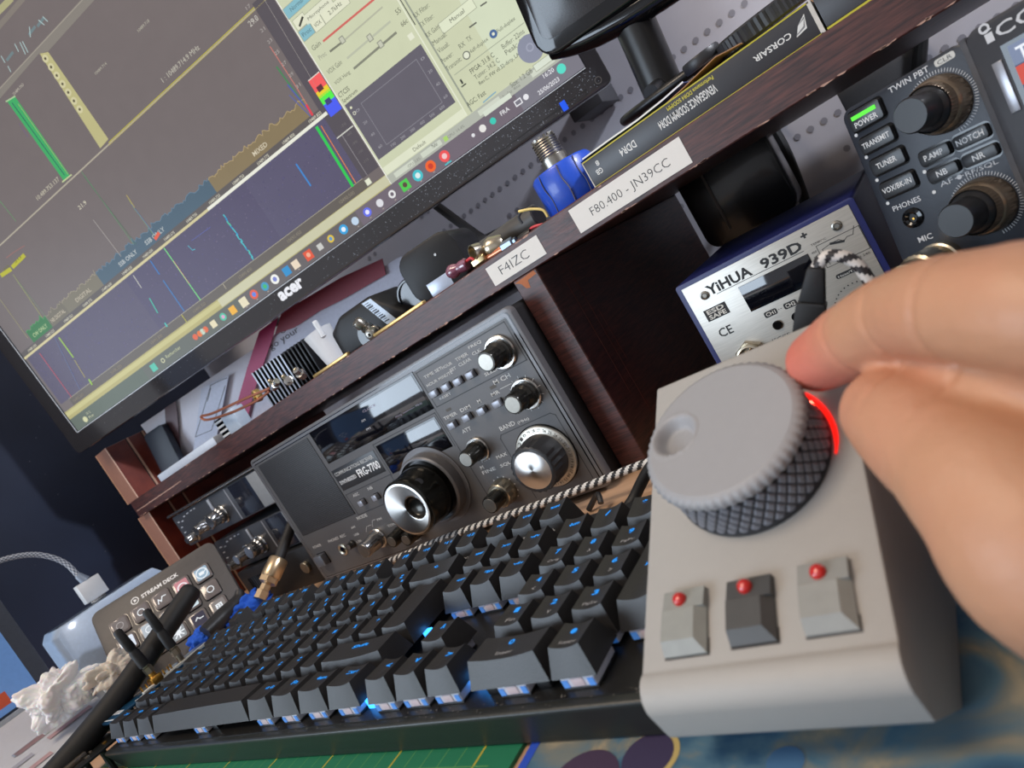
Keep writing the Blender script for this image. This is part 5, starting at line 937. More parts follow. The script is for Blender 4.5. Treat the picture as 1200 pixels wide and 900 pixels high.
q = W(236, 742, x=-72); crumple('blue_cloth', (q.x, q.y, q.z - 6), 11, CLB, 'smaller bunch of blue cloth in front of the key pad corner', 'cloth', 9.2, (1, 1.2, 1), 5, .3, 2.2, .05)
b = MB(); q = W(262, 722, x=-60); b.tube([q + V((0, -20, -2)), q, q + V((0, 18, 3)), q + V((0, 24, 10))], [7, 8, 6, 3], BLACKP, 14); o = b.build('cable_clip', loc=q); tag(o, 'black plastic clip between the two bunches of blue cloth', 'clip')

# ------------------------------------------------------------------ cables near the receiver
b = MB(); pts = [W(x, y, y=188) for x, y in ((430, 668), (460, 656), (520, 631), (580, 609), (640, 588), (700, 565), (762, 541))]; pts += [pts[-1] + V((40, 2, -4)), pts[-1] + V((85, 20, -12))]
b.tube(pts, 2.5, PAINT, 12, braid=((216, 214, 210), (34, 33, 36), 1.05, 1, 6)); o = b.build('braided_cable', loc=pts[3]); tag(o, 'long black and white braided cable running in front of the big receiver', 'cable')
b = MB(); b.tube([W(790, 520, y=165), W(762, 548, y=165), W(744, 582, y=160), W(738, 600, y=150), V((392, 128, 12))], 3.2, RUB, 12); o = b.build('black_cable', loc=V((392, 128, 12))); tag(o, 'thick black cable dropping behind the keyboard next to the tuning box', 'cable')
b = MB(); q = W(700, 592, z=2); b.tube([q + V((-9, 2, -2)), q + V((-2, 3, 3)), q + V((4, 1, 6)), q + V((6, -4, 2))], 1.8, BLACKP, 8); o = b.build('cable_clip', loc=q); tag(o, 'small black clip on the bare desk by the receiver corner', 'clip')
t = thing('usb_cable', 'black plug with black and white braided cable arching over the soldering station front', 'cable', (486, 96, 60)); Yp = 96
b = MB(); pa, pb = W(946, 395, y=Yp), W(957, 312, y=Yp); ax = (pb - pa).normalized(); Fpl = Fr(pa, V((1, 0, 0)) - ax * ax.x, ax); Lp = (pb - pa).length
b.rrect(Fpl, -4.6, 4.6, -22, Lp * .52, 1.5, -3.5, 3.5, RUB, .8); b.prism([Fpl.p(-4.2, Lp * .5, -3), Fpl.p(4.2, Lp * .5, -3), Fpl.p(2.6, Lp, -2.2), Fpl.p(-2.6, Lp, -2.2)], Fpl.n * 5.4, RUB, bevel=1)
qq = Fpl.p(0, -20, 0); b.box(top(qq.z - 4), qq.x - 4, qq.x + 4, 79.1, 98, 0, 7, RUB, .6); b.build('plug', t); b = MB(); b.tube([Fpl.p(0, Lp - 1, 0)] + [W(x, y, y=Yp) for x, y in ((966, 302), (985, 300), (1004, 309), (1018, 328), (1034, 350), (1060, 380))], 2.1, PAINT, 12, braid=((204, 198, 192), (40, 36, 38), 1.2, 1, 6)); b.build('braided_lead', t)

# ------------------------------------------------------------------ things on the shelf
TZ = ZT
def rest(name, mb, label, cat, loc, group=None, ang=35): o = mb.build(name, loc=loc, ang=ang); return tag(o, label, cat, group)
# cartons
YE = M('yellow_edge', (190, 180, 50), .5); CB = M('carton_dark', (52, 52, 56), .4, var=.05)
t = thing('memory_box', 'flat dark grey carton with yellow edges lettered VENGEANCE SODIMM DDR4, upside down on the shelf', 'box', (452, 275, TZ)); Fb2 = front(240, 384.5, TZ + .2)
b = MB(); b.box(Fb2, 0, 135, .7, 15.6, -62, 0, CB, .3); b.build('carton', t); b = MB(); b.box(Fb2, 0, 135, 0, .7, -62, .1, YE); b.box(Fb2, -.2, 135, 15.6, 16.3, -62, .1, YE); b.box(Fb2, -.6, 0, 0, 16.2, -62, .1, M('carton_white', (200, 196, 188), .5)); b.box(Fb2, 134, 136, 0, 16.4, -62, .1, MATS['carton_white'])
b.build('edges', t)['label'] = 'yellow and white carton edges'
b = MB(); WT = (215, 215, 212); Fbt = Fr(Fb2.p(0, 0, .05), XA, ZA)
def ud(x0, x1, z, s_, c, H): b.text(Fbt, (x1, z), (x0, z), s_, c=c, H=H, off=.02)     # printed upside down
ud(48.5, 83, 10.2, 'VENGEANCE SODIMM DDR4', WT, 4.6); ud(56.5, 84, 14.2, 'Performance DDR4 SODIMM', (196, 186, 60), 2.2); ud(22.5, 33, 10.2, 'DDR4', WT, 4.2); ud(104, 123, 9.6, 'CORSAIR', WT, 3); ud(7, 9.2, 12.6, '8', WT, 3); ud(4.6, 9, 8.2, 'GB', WT, 3.2)
for k in range(3): b.poly([Fbt.p(124.5 + k * .5, 5.5 + k * .6, .14 + k * .01), Fbt.p(130 - k * .5, 6.5 + k * .8, .14 + k * .01), Fbt.p(131.5 - k * .5, 12.8 - k, .14 + k * .01), Fbt.p(127, 9.6, .14 + k * .01)], PAINT, (WT, (120, 120, 122), WT)[k])
b.build('lettering', t)
b = MB(); b.box(Fb2, 137, 240, 1.4, 17.5, -70, .2, CB, .4); b.box(Fb2, 137, 240, .1, 1.3, -70, .4, YE); b.text(Fr(Fb2.p(0, 0, .3), XA, ZA), (162, 11), (156, 11), 'A', c=WT, H=5, off=.02); rest('memory_box', b, 'second dark carton with yellow edge at the top right, right of the lettered one', 'box', (572, 270, TZ))
# loose cards on top
def sheet(name, pts, th, m, label, c=None):
    b = MB(); n = (V(pts[1]) - V(pts[0])).cross(V(pts[-1]) - V(pts[0])).normalized(); b.prism([V(p) for p in pts], n * th, m, c); return rest(name, b, label, 'card', sum((V(p) for p in pts), V()) / len(pts))
c0 = W(688, 196, y=243); 
def curve_sheet(name, prof, y0, y1, th, m, label, cat='card'):
    b = MB(); up = [V((x, y0, z)) for x, z in prof]; dn = [V((x, y0, z - th)) for x, z in prof][::-1]; b.prism(up + dn, YA * (y1 - y0), m); return rest(name, b, label, cat, V((prof[0][0], y0, prof[0][1])))
def pf_(L_, y): return [(W(x, yy, y=y).x, W(x, yy, y=y).z) for x, yy in L_]
curve_sheet('cardboard_sheet', pf_([(688, 199), (720, 172), (760, 139), (800, 103), (838, 66), (852, 59), (868, 50)], 246), 246, 300, .5, M('kraft_card', (150, 112, 84), .7), 'curled brown cardboard sheet lying on the lettered carton')
curve_sheet('leaflet', pf_([(682, 187), (712, 165), (745, 142), (775, 118), (800, 96)], 250), 250, 300, .4, M('leaflet_blue', (60, 74, 130), .5), 'thin blue and white leaflet sticking out left of the cardboard sheet')
b = MB(); pr_ = pf_([(682, 186), (712, 164), (745, 141), (775, 117), (800, 95)], 249.8)
for k in range(4): b.poly([V((pr_[k][0], 249.7, pr_[k][1] - .9)), V((pr_[k + 1][0], 249.7, pr_[k + 1][1] - .9)), V((pr_[k + 1][0], 249.7, pr_[k + 1][1])), V((pr_[k][0], 249.7, pr_[k][1]))], PAINT, (220, 222, 230))
leaf = [o for o in bpy.data.objects if o.name.startswith('leaflet')][0]; b.build('white_edge', leaf)
for k, (px_, py_, r, hh, lab) in enumerate(((893, 24, 25, 9, 'larger black ribbed round cap on top of the cards'), (822, 68, 11, 6, 'small black round cap half hidden behind the brown card'))):
    q = W(px_, py_, y=275); b = MB(); b.lathe((q.x, 275, q.z - hh * .6), V((-.03, -.12, 1)), [(0, 0), (r * .96, 0), (r, 1, 1), (r, hh - 1, 1), (r * .95, hh), (0, hh)], BLACKP, 96, fl=r * .012); rest('round_cap', b, lab, 'cap', (q.x, 275, q.z - hh * .6), 'black round caps')
b = MB(); q = W(893, 30, y=275); b.box(top(TZ + 16.8), q.x - 30, q.x + 28, 262, 305, 0, q.z - 5.2 - TZ - 16.8, MATS['kraft_card'], .4); rest('small_carton', b, 'low brown carton under the ribbed caps', 'box', (q.x, 280, TZ + 17))
# blue bodied connector
t = thing('blue_balun', 'blue round block with a threaded silver socket on top, beside the long label', 'connector', (362, 258, TZ)); BLC = M('blue_shell', (26, 74, 186), .38, bump=.06, coat=.2)
b = MB(); b.lathe((362, 260, TZ + .1), ZA, [(0, 0), (19.6, 0), (20.4, .8), (20.4, 24), (19.2, 25.6), (8, 26.2), (0, 26.2)], BLC, 14)
for an, w_ in ((-110, .4), (-70, .5), (-38, .4)):
    a = radians(an); p = V((362 + 20.3 * cos(a), 260 + 20.3 * sin(a), TZ)); b.tube([p + V((0, 0, 1)), p + V((.8, -.2, 9)), p + V((-.5, -.2, 17)), p + V((.2, 0, 25))], w_, M('seam_brown', (70, 66, 90), .6), 6)
b.build('shell', t, ang=50)
b = MB(); o = V((362, 258, TZ + 26)); b.lathe(o, ZA, [(0, 0), (8.6, 0), (8.6, 6), (7.8, 6.4)] + [(7.8 + (.45 if k % 2 else 0), 7 + k * .8) for k in range(14)] + [(7.6, 18.6), (6.4, 18.8), (6.2, 12), (0, 12)], STEEL, 40)
for k in range(14): a = 2 * pi * k / 14; b.box(Fr(o + V((7 * cos(a), 7 * sin(a), 18.5)), V((-sin(a), cos(a), 0)), ZA), -.8, .8, 0, 1.6, -.7, .7, STEEL)
b.build('threaded_socket', t)
# wires, tube and small parts between the labels
b = MB(); pA, pB = W(566, 300, y=268), W(640, 254, y=268); b.cyl(V((pA.x, 268, TZ + 9)), XA, 8.5, pB.x - pA.x - 4, M('grey_sleeve', (70, 68, 66), .5), 24, 1); rest('grey_tube', b, 'dull grey tube lying behind the little wires', 'tube', (pA.x, 268, TZ))
for k, (c_, pts, lab) in enumerate((((206, 60, 70), ((612, 277), (625, 266), (640, 262), (650, 258)), 'thin red wire curled beside the blue block'), ((226, 200, 120), ((608, 248), (622, 245), (636, 246), (642, 254)), 'thin yellow wire looping above the red one'), ((214, 190, 186), ((598, 288), (615, 277), (632, 268), (646, 263)), 'thin pinkish white wire by the black heat-shrink'), ((60, 62, 66), ((612, 262), (608, 254), (614, 246), (626, 246)), 'fine dark wire loop left of the blue block'))):
    b = MB(); b.tube([W(x, y, y=243 + k) for x, y in pts], .9, M('wire%d' % k, c_, .4), 8); rest('wire', b, lab, 'wire', W(*pts[0], y=243 + k), 'thin wires')
b = MB(); pA, pB = W(600, 289, y=242), W(636, 264, y=242); ax = (pB - pA).normalized(); b.lathe(pA + V((0, 0, .4)), ax, [(0, 0), (1.2, 0), (1.2, 8), (2.9, 8.2), (3, 10), (3, 17), (2.6, 18), (1, 18), (1, 22), (0, 22)], M('heat_shrink', (26, 25, 28), .4), 16); rest('heat_shrink_joint', b, 'black sleeved wire joint lying next to the short label', 'wire joint', pA)
t = thing('coaxial_adapter', 'nickel coaxial adapter with copper tube and blue-grey nut, above the short label', 'connector', W(570, 300, y=243)); pA, pB = W(572, 302, y=243), W(608, 280, y=243); ax = (pB - pA).normalized()
b = MB(); b.cyl(pA, ax, 2.3, (pB - pA).length * .55, COPPER, 16); b.build('copper_tube', t); b = MB(); q = pA + ax * (pB - pA).length * .5; b.lathe(q, ax, [(0, 0), (3.4, 0), (4, .6), (4, 9), (3.4, 9.6), (2.6, 9.6), (2.6, 12), (0, 12)], M('blue_grey_nut', (120, 134, 150), .3, .7), 6); b.build('nut', t)
b = MB(); q = W(574, 290, y=246); b.lathe(q, V((-.8, -.5, .3)), [(0, -9), (6.6, -9), (7, -8), (7, 0), (5, 3), (4, 4), (0, 4)], NICK, 28); b.build('adapter_body', t); b = MB(); q = W(559, 297, y=240); b.lathe(q + V((1, 4, 1)), V((-.45, -.9, .1)), [(0, 0), (5.2, 0), (5.6, 1), (5.6, 6.5), (4.9, 6.5), (4.7, 1.5), (1, 1.5), (.8, 4), (0, 4)], NICK, 28); b.build('bnc_ring', t); b = MB(); q = W(562, 305, y=240); b.lathe(q, XA, [(0, -5), (3.2, -5), (3.2, 4), (2.4, 5), (0, 5)], M('pale_brass', (214, 196, 150), .3, .9), 6); b.build('hex_nut', t)
t = thing('wire_nut', 'purple translucent plastic cap on red wires at the shelf edge', 'cap', W(535, 316, y=240)); PUR = M('purple_plastic', (128, 60, 84), .25, trans=.25, coat=.5)
pA, pB = W(531, 318, y=239), W(556, 304, y=239); ax = (pB - pA).normalized(); b = MB(); b.lathe(pA, ax, [(0, -5), (3.4, -4), (5, -1), (4.8, 2), (3.6, 5), (3.4, 6), (4.2, 8), (4.2, 13), (3, 14), (0, 14)], PUR, 28); b.build('cap', t); b = MB(); b.tube([pA + ax * 12 + V((0, 0, 1)), pA + ax * 18 + V((0, 0, 2)), pA + ax * 20], 1, M('wire0'), 8); b.build('red_wires', t)
# power adapters
def adapter(name, F, w, h, d, r, label, group):
    t = thing(name, label, 'power adapter', F.p(w / 2, 0, -d / 2), group); b = MB(); b.rrect(F, 0, w, 0, h, r, -d, 0, M('adapter_black', (18, 18, 20), .48, bump=.05, spec=.35), min(5, r * .8)); b.build('body', t); return t
ya = radians(14); FA = Fr((211, 252, TZ + .2), V((cos(ya), sin(ya), 0)), ZA)
t = adapter('power_adapter', FA, 52, 40, 46, 12, 'glossy black rounded power adapter standing behind the purple cap', 'black power adapters on the shelf'); b = MB(); b.box(FA, 14, 34, 1, 12, 0, .3, M('label_silver', (170, 180, 196), .3, .3), .1); b.build('sticker', t); b = MB(); b.cyl(FA.p(33, 27, 0), FA.n, 1, .6, CHROME, 10); b.build('lamp', t)
ya = radians(-24); FB_ = Fr((97, 262, TZ + .2), V((cos(ya), sin(ya), 0)), V((0, 0, 1)))
FB2 = Fr((92, 262, TZ + .2), V((cos(radians(8)), sin(radians(8)), 0)), ZA)
t = thing('power_adapter', 'matt black boxy power adapter with barcode sticker, behind the small round connectors', 'power adapter', (135, 280, TZ), 'black power adapters on the shelf')
b = MB(); b.prism([FB2.p(0, 0), FB2.p(76, 0), FB2.p(88, 6), FB2.p(62, 34), FB2.p(24, 34), FB2.p(0, 22)], -FB2.n * 48, MATS['adapter_black'], bevel=4, seg=3); b.build('body', t)
b = MB(); P4 = [FB2.px(*q) for q in ((424, 356), (434, 350), (465, 374), (454, 380))]; b.prism([FB2.p(a, c, .05) for a, c in P4], FB2.n * .3, M('sticker_blue', (190, 208, 228), .4))
la = V(P4[0]).lerp(V(P4[3]), 0); e1 = V(P4[3]) - V(P4[0]); e2 = V(P4[1]) - V(P4[0])
for k in range(11): p = V(P4[0]) + e1 * (.08 + k * .08); q = p + e2 * .55; p = p + e2 * .12; line(b, FB2, p, q, .5 + .5 * (k % 3), (28, 34, 52), .45)
b.build('barcode_sticker', t)
b = MB(); b.lathe((183, 285, TZ + 15), V((.2, -1, 0)), [(0, -30), (14, -30), (15, -28), (15, 0), (14, 1), (12.8, 1), (12.4, -1), (0, -1)], M('lens_black', (16, 20, 30), .15, coat=.4), 40); rest('lens_barrel', b, 'round black glass-fronted barrel between the two black adapters', 'lens', (183, 285, TZ))
for k, (px_, py_, r, lab) in enumerate(((424, 381, 5, 'upright silver coaxial connector at the foot of the boxy adapter'), (437, 390, 5, 'domed silver coaxial connector with a dark centre hole, right of the upright one'))):
    q = W(px_, py_, y=243); b = MB(); ax = V((-.1, -.5, .85)) if k == 0 else V((.25, -1, -.1)); q2 = q - ax * 6
    b.lathe(q2, ax, [(0, 0), (4.6, 0), (4.6, 3), (3.8, 3.5), (3.8, 5), (4.9, 5.5), (4.9, 10), (4.2, 11.5), (2.2, 12.5), (1.4, 12.5), (1.4, 9), (0, 9)], STEEL, 24); rest('coaxial_connector', b, lab, 'connector', q2, 'loose connectors on the shelf')
b = MB(); b.cyl(W(429, 386, y=250) - V((0, 0, 5)), V((0, -1, .1)), 11, 3, GLOSSB, 32, 1); rest('rubber_ring', b, 'black rubber ring behind the small silver connectors', 'ring', W(429, 386, y=250))
BRS = M('brass_rod', (206, 172, 110), .35, .8)
for (p, q, lab) in (((365, 434), (408, 413), 'flat brass strip on the shelf edge below the white tube'), ((440, 393), (500, 358), 'long thin brass strip on the shelf edge right of the silver connectors')):
    A, B_ = W(*p, y=237), W(*q, y=237); b = MB(); b.box(top(TZ + .1), A.x, B_.x, 234.5, 239, 0, 2.4, BRS, .5); rest('brass_strip', b, lab, 'metal strip', (A.x, 237, TZ))
b = MB(); b.lathe((91, 262, TZ + .1), V((-.08, .0, 1)), [(0, 0), (9, 0), (13, 33), (13.2, 34), (12, 34), (8.6, 4), (0, 4)], WHITEP, 32); b.lathe((89.6, 262, TZ + 20), V((-.08, 0, 1)), [(5.5, 0), (5.5, 13), (4.6, 13), (4.6, 1)], WHITEP, 24); b.cyl((99, 256, TZ + 26), ZA, 2.4, 16, WHITEP, 12, .8); rest('white_spout', b, 'white conical plastic spout, left of the boxy adapter', 'plastic part', (91, 262, TZ))
# heat sink
t = thing('heat_sink', 'black finned heat sink with bright fin edges standing on the shelf', 'heat sink', (20, 275, TZ)); FH = Fr((-26, 262, TZ + .2), V((cos(.25), sin(.25), 0)), V((-.0, 0, 1)))
b = MB(); b.box(FH, 0, 72, 0, 36, -34, -28, M('anodised_black', (22, 22, 25), .4, .4), .5); b.build('base_plate', t)
for k in range(15):
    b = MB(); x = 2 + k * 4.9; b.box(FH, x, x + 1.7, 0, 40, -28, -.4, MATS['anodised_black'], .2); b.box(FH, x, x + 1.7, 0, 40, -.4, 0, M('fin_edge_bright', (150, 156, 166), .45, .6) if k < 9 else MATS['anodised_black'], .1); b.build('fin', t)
b = MB(); pth = [W(x, y, y=238) for x, y in ((316, 455), (290, 466), (250, 484), (236, 488), (243, 492), (270, 484), (300, 470), (316, 458))]; b.tube(pth, 1.3, COPPER, 10); rest('copper_wire', b, 'loop of pink copper wire hanging at the shelf edge', 'wire', pth[0])
q = W(299, 465, y=240); b = MB(); b.lathe(q + V((0, 6, 0)), V((-.3, -1, .1)), [(0, 0), (5.8, 0), (6.2, 1), (6.2, 5), (5.2, 6), (4.2, 5.2), (2.6, 5.4), (2.4, 7), (1, 7.4), (0, 7)], M('brass_ring', (214, 184, 120), .28, .9), 28); rest('gold_connector', b, 'round gold coaxial connector facing out, at the end of the copper loop', 'connector', q, 'loose connectors on the shelf')
for k, (px_, py_, ax, lab) in enumerate(((322, 451, (.9, 0, .3), 'silver coaxial elbow lying right of the gold connector'), (338, 446, (.8, -.5, .1), 'silver coaxial barrel in the middle of the loose connectors'), (352, 438, (.3, -.6, .7), 'silver coaxial tee below the white spout'))):
    q = W(px_, py_, y=241); b = MB(); ax = V(ax).normalized(); b.lathe(q - ax * 5, ax, [(0, 0), (3.4, 0), (3.4, 3), (4.4, 3.2), (4.4, 6), (3, 6.4), (3, 11), (0, 11)], CHROME, 8 if k % 2 else 20); b.cyl(q, V((0, -.4, 1)), 2.2, 7, NICK, 12, .4); rest('coaxial_connector', b, lab, 'connector', q, 'loose connectors on the shelf')
# left end: striped block, strip, phone, papers
FK = front(244); a, c = FK.loc(W(262, 497, y=244)); t = thing('ribbed_block', 'pale grey block with black and white ribs, left of the copper loop', 'part', (a, 250, TZ)); 
b = MB(); b.box(FK, a + 1, a + 24, TZ + .1, TZ + 22, -14, 0, M('pale_block', (176, 190, 206), .4), .8); b.build('body', t)
for k in range(4): b = MB(); b.box(FK, a - 14, a + 1, TZ + 2 + k * 5, TZ + 4.2 + k * 5, -12, 0, WHITEP, .3); b.build('rib', t)
b = MB(); b.box(FK, a - 14, a + 1, TZ + .1, TZ + 21, -12, -1, GLOSSB); b.build('core', t)
b = MB(); A, B_ = W(182, 553, y=244), W(250, 512, y=244); b.box(top(TZ + .1), A.x, B_.x, 243, 262, 0, 9, M('white_strip', (196, 206, 220), .4), .8)
for k in range(5): x = A.x + 12 + k * (B_.x - A.x - 20) / 5; b.box(top(TZ + 9.1), x, x + 7, 246, 258, 0, .4, M('strip_slot', (120, 130, 150), .5), .1)
rest('cable_tray_strip', b, 'long white slotted plastic strip along the shelf edge on the left', 'plastic strip', (A.x, 250, TZ))
b = MB(); Fph = Fr((-292, 268, TZ + .2), V((.97, .24, 0)), V((0, .12, 1))); b.rrect(Fph, 0, 36, 0, 62, 5, -9, 0, M('phone_black', (30, 38, 52), .5), 1.5); rest('mobile_phone', b, 'dark upright phone leaning at the left end of the shelf', 'phone', (-275, 270, TZ))
PAP = M('paper_white', (196, 196, 206), .7, var=.05)
def px_sheet(pts, y, m, th=.5): return [W(x, yy, y=y) for x, yy in pts]
t = thing('paper_pile', 'upright white papers with handwriting and drawings, behind the shelf edge on the left', 'paper', (-60, 400, TZ))
def pxs(pts, y, m, nm='sheet'): b = MB(); b.prism([W(x, yy, y=y) for x, yy in pts], YA * .5, m); return b
PAPW = M('paper_bright', (226, 226, 236), .7, var=.05)
PF = Fr((-303, 283, TZ), V((360, 118, 0)), ZA); PG = Fr(PF.p(0, 0, 4), PF.u, ZA)
def fpx(pts, F, m): b = MB(); b.prism([F.p(*F.px(*q)) for q in pts], -F.n * .5, m); return b
b = MB(); b.box(PF, 4, 330, .2, 76, -.6, 0, PAPW, .1); b.build('sheet', t)
b = fpx([(198, 562), (193, 478), (206, 470), (214, 555)], PG, M('paper_photo', (96, 70, 76), .5)); b.build('photo_strip', t)['label'] = 'dark printed picture along the left sheet edge'
PH = Fr(PF.p(0, 0, 6), PF.u, ZA); b = fpx([(224, 548), (236, 455), (268, 440), (250, 532)], PH, M('paper_cool', (206, 212, 230), .6))
pl2 = lambda pts, w_, c_: pline(b, PH, [PH.px(*q) for q in pts], w_, c_, .2)
pl2([(246, 452), (258, 446), (266, 443)], .7, (40, 40, 50)); pl2([(247, 452), (229, 512), (248, 504), (264, 452)], .7, (60, 60, 70)); pl2([(243, 470), (247, 455)], .7, (40, 40, 50)); b.build('sheet', t)
Fp3 = Fr(PF.p(0, 0, 8), PF.u, ZA); FR3 = Fr(PF.p(0, 0, 12), PF.u, ZA); b = fpx([(288, 512), (318, 398), (345, 378), (420, 330), (470, 300), (490, 340), (400, 420), (300, 505)], Fp3, M('paper_lilac', (204, 206, 222), .7))
def tx3(p, q, s_, H): P, Q = Fp3.px(*p), Fp3.px(*q); b.text(Fp3, P, (Q[0], P[1]), s_, c=(60, 54, 66), H=H, h=.4)
tx3((330, 392), (362, 374), 'Contest', 7); tx3((318, 410), (352, 390), 'go your', 7); pl3 = lambda pts: pline(b, Fp3, [Fp3.px(*q) for q in pts], .9, (56, 40, 66), .4)
pl3([(298, 430), (306, 417), (311, 419), (309, 428), (298, 430)]); pl3([(307, 408), (310, 396)]); b.build('sheet', t)
MAG = M('magenta_card', (176, 34, 96), .5); b = MB(); b.prism([FR3.p(*FR3.px(x, y)) for x, y in ((266, 514), (286, 505), (299, 455), (318, 400), (326, 372), (304, 388), (290, 430))], -FR3.n * .5, MAG); b.prism([FR3.p(*FR3.px(x, y)) for x, y in ((322, 392), (345, 384), (372, 366), (400, 352), (452, 322), (448, 303), (400, 325), (330, 366))], YA * .5, M('dark_red_card', (140, 34, 56), .5)); rest('folder', b, 'magenta and dark red cardboard folder standing among the white papers', 'folder', (20, 369, TZ))
b = MB(); b.tube([W(322, 378, y=480), W(350, 370, y=480), W(390, 360, y=485), W(440, 342, y=490), W(490, 318, y=500)], 6, M('grey_hose', (78, 78, 80), .6), 14); b.tube([W(430, 345, y=490), W(430, 345, y=490) + V((0, 108, 0))], 3, MATS['grey_hose'], 8); rest('grey_hose', b, 'dark grey cable hose running along the wall behind the papers', 'hose', (150, 415, 255))
b = MB(); b.box(front(598), 268, 305, 262, 292, 0, 50, M('dark_grey_box', (62, 62, 66), .5), 1); b.box(front(590), 280, 296, 268, 286, -8, 2, MATS['dark_grey_box']); rest('junction_box', b, 'small dark grey box on the wall under the monitor', 'junction box', (285, 560, 276))
b = MB(); b.tube([W(505, 236, y=470), W(540, 262, y=450), W(572, 284, y=400), W(600, 290, y=330)], 5, RUB, 10); b.tube([W(560, 288, y=460), W(600, 268, y=460), W(632, 252, y=460)], 7, RUB, 10); rest('mains_cable', b, 'black power cord hanging behind the monitor corner', 'cord', W(540, 262, y=450))
# ------------------------------------------------------------------ second black screen on its stand
t = thing('small_screen', 'black glossy small screen on a round-footed stand, top centre', 'screen', (420, 352, TZ)); Fm2 = Fr((352, 340, 268), V((1, 0, -.10)), V((.12, 0, 1)))
b = MB(); b.rrect(Fm2, 0, 190, 2, 150, 16, -14, 0, GLOSSB, 3); b.build('bezel', t)
b = MB(); b.rrect(Fm2, 8, 182, 12, 142, 8, 0, .3, M('screen_off', (34, 30, 30), .15), 0.1); b.build('display', t)
b = MB(); b.tube([Fm2.p(6, 8, -10), Fm2.p(40, 1, -12), Fm2.p(100, -2, -12), Fm2.p(186, 6, -12)], [6, 9, 10, 8], GLOSSB, 18); b.build('lower_lip', t)
b = MB(); b.tube([V((419, 362, 300)), V((416, 360, 250)), V((412, 358, 200))], [14, 14, 14], M('stand_black', (12, 12, 13), .35), 24); b.build('column', t)
b = MB(); cx, cy, cz = 428, 350, 208
for k in range(1): b.tube([V((cx + 46 * cos(a), cy + 26 * sin(a), cz - 4 + 3 * sin(a))) for a in [2 * pi * i / 24 for i in range(25)]], 3.4, MATS['stand_black'], 12, smooth=3)
b.tube([V((cx - 14, cy, cz + 2)), V((cx - 14, cy - 26, cz - 3))], 5, MATS['stand_black'], 12); b.build('foot_ring', t)
b = MB(); b.box(top(TZ + .2), 396, 440, 338, 384, 0, 34, BLACKP, 3); rest('riser_block', b, 'black block under the small screen stand, behind the cartons', 'block', (430, 352, TZ))
# under the shelf: hanging adapter and cords
t = thing('transformer', 'black rounded transformer mounted on the wall behind the soldering station', 'transformer', (402, 460, 120)); Fu2 = Fr((358, 452, 84), V((1, .05, -.02)), ZA)
b = MB(); b.rrect(Fu2, 0, 80, 0, 74, 12, -40, 0, M('transformer_black', (16, 16, 17), .25, coat=.3), 4); b.box(Fu2, 22, 24, 10, 66, 0, 1.4, M('painted_glint', (96, 88, 80), .4), .4); b.build('case', t)  # pale vertical strip stands in for a specular line on the case
b = MB(); b.cyl(Fu2.p(40, 30, -41), YA, 8, 106, BLACKP, 16); b.build('bracket', t)
b = MB(); b.tube([W(903, 146, y=560), W(918, 172, y=560), W(932, 205, y=560), W(948, 250, y=560)], 5, RUB, 10); b.cyl(W(903, 146, y=560), YA, 3, 41, RUB, 10); rest('mains_cable', b, 'black cord hanging down in the open bay, right of the transformer', 'cord', W(903, 146, y=560))
b = MB(); b.tube([W(1080, 20, y=560), W(1079, 50, y=560), W(1076, 90, y=560)], 5.5, RUB, 10); b.cyl(W(1079, 50, y=560), YA, 3, 41, RUB, 10); rest('mains_cable', b, 'short black cord dropping behind the transceiver top', 'cord', W(1080, 40, y=560))
b = MB(); A, B_ = W(1000, 78, y=560), W(1068, 36, y=560); b.box(front(560), A.x - 20, B_.x - 4, 70, A.z + 0, -20, 0, M('plate_grey', (74, 74, 76), .5), 1); b.box(front(560), A.x - 10, B_.x - 10, -2, 70, -16, -4, BLACKP); rest('metal_plate', b, 'grey upright plate behind the transceiver, below the shelf', 'plate', (B_.x, 560, -2))

# ------------------------------------------------------------------ the hand
def Dp(px, py, d): return CAM + (RX * ((px - 600) / FPX) + RY * ((py - 450) / FPX) + RZ) * d
hb = MB(); SK = M('skin', (214, 150, 122), .5, bump=.25, bscale=700, attr=True, sss=.06, var=.04, scale=160)
def limb(pts, n=8):
    P = [Dp(*q[:3]) for q in pts]; R = [q[3] for q in pts]; hb.tube(P, R, SK, 24, smooth=n)
    for p, r in ((P[0], R[0]), (P[-1], R[-1])):
        g = bmesh.ops.create_icosphere(hb.bm, subdivisions=3, radius=r); 
        for v in g['verts']: v.co += p
IDX = [(958, 424, 182, 8.3), (1000, 398, 166, 9.6), (1050, 372, 150, 9.9), (1100, 362, 136, 10.6), (1150, 360, 126, 10.9), (1230, 362, 116, 12.2), (1330, 385, 112, 14)]
THB = [(1043, 484, 152, 10.6), (1075, 505, 143, 12.4), (1122, 540, 133, 13.4), (1172, 580, 124, 15.4), (1238, 640, 118, 19), (1330, 700, 118, 20)]
limb(IDX); limb(THB)
limb([(1078, 478, 152, 11), (1130, 476, 142, 13.5), (1200, 490, 133, 16), (1280, 540, 126, 20)]); limb([(1110, 470, 176, 8.5), (1160, 460, 166, 9.4), (1230, 440, 150, 10), (1330, 440, 130, 12)])
limb([(1150, 540, 178, 8.4), (1200, 525, 170, 9.2), (1270, 500, 155, 10), (1370, 500, 136, 12.5)])
limb([(1200, 620, 176, 7.6), (1250, 600, 168, 8.4), (1320, 570, 156, 9.4), (1410, 560, 140, 12)])
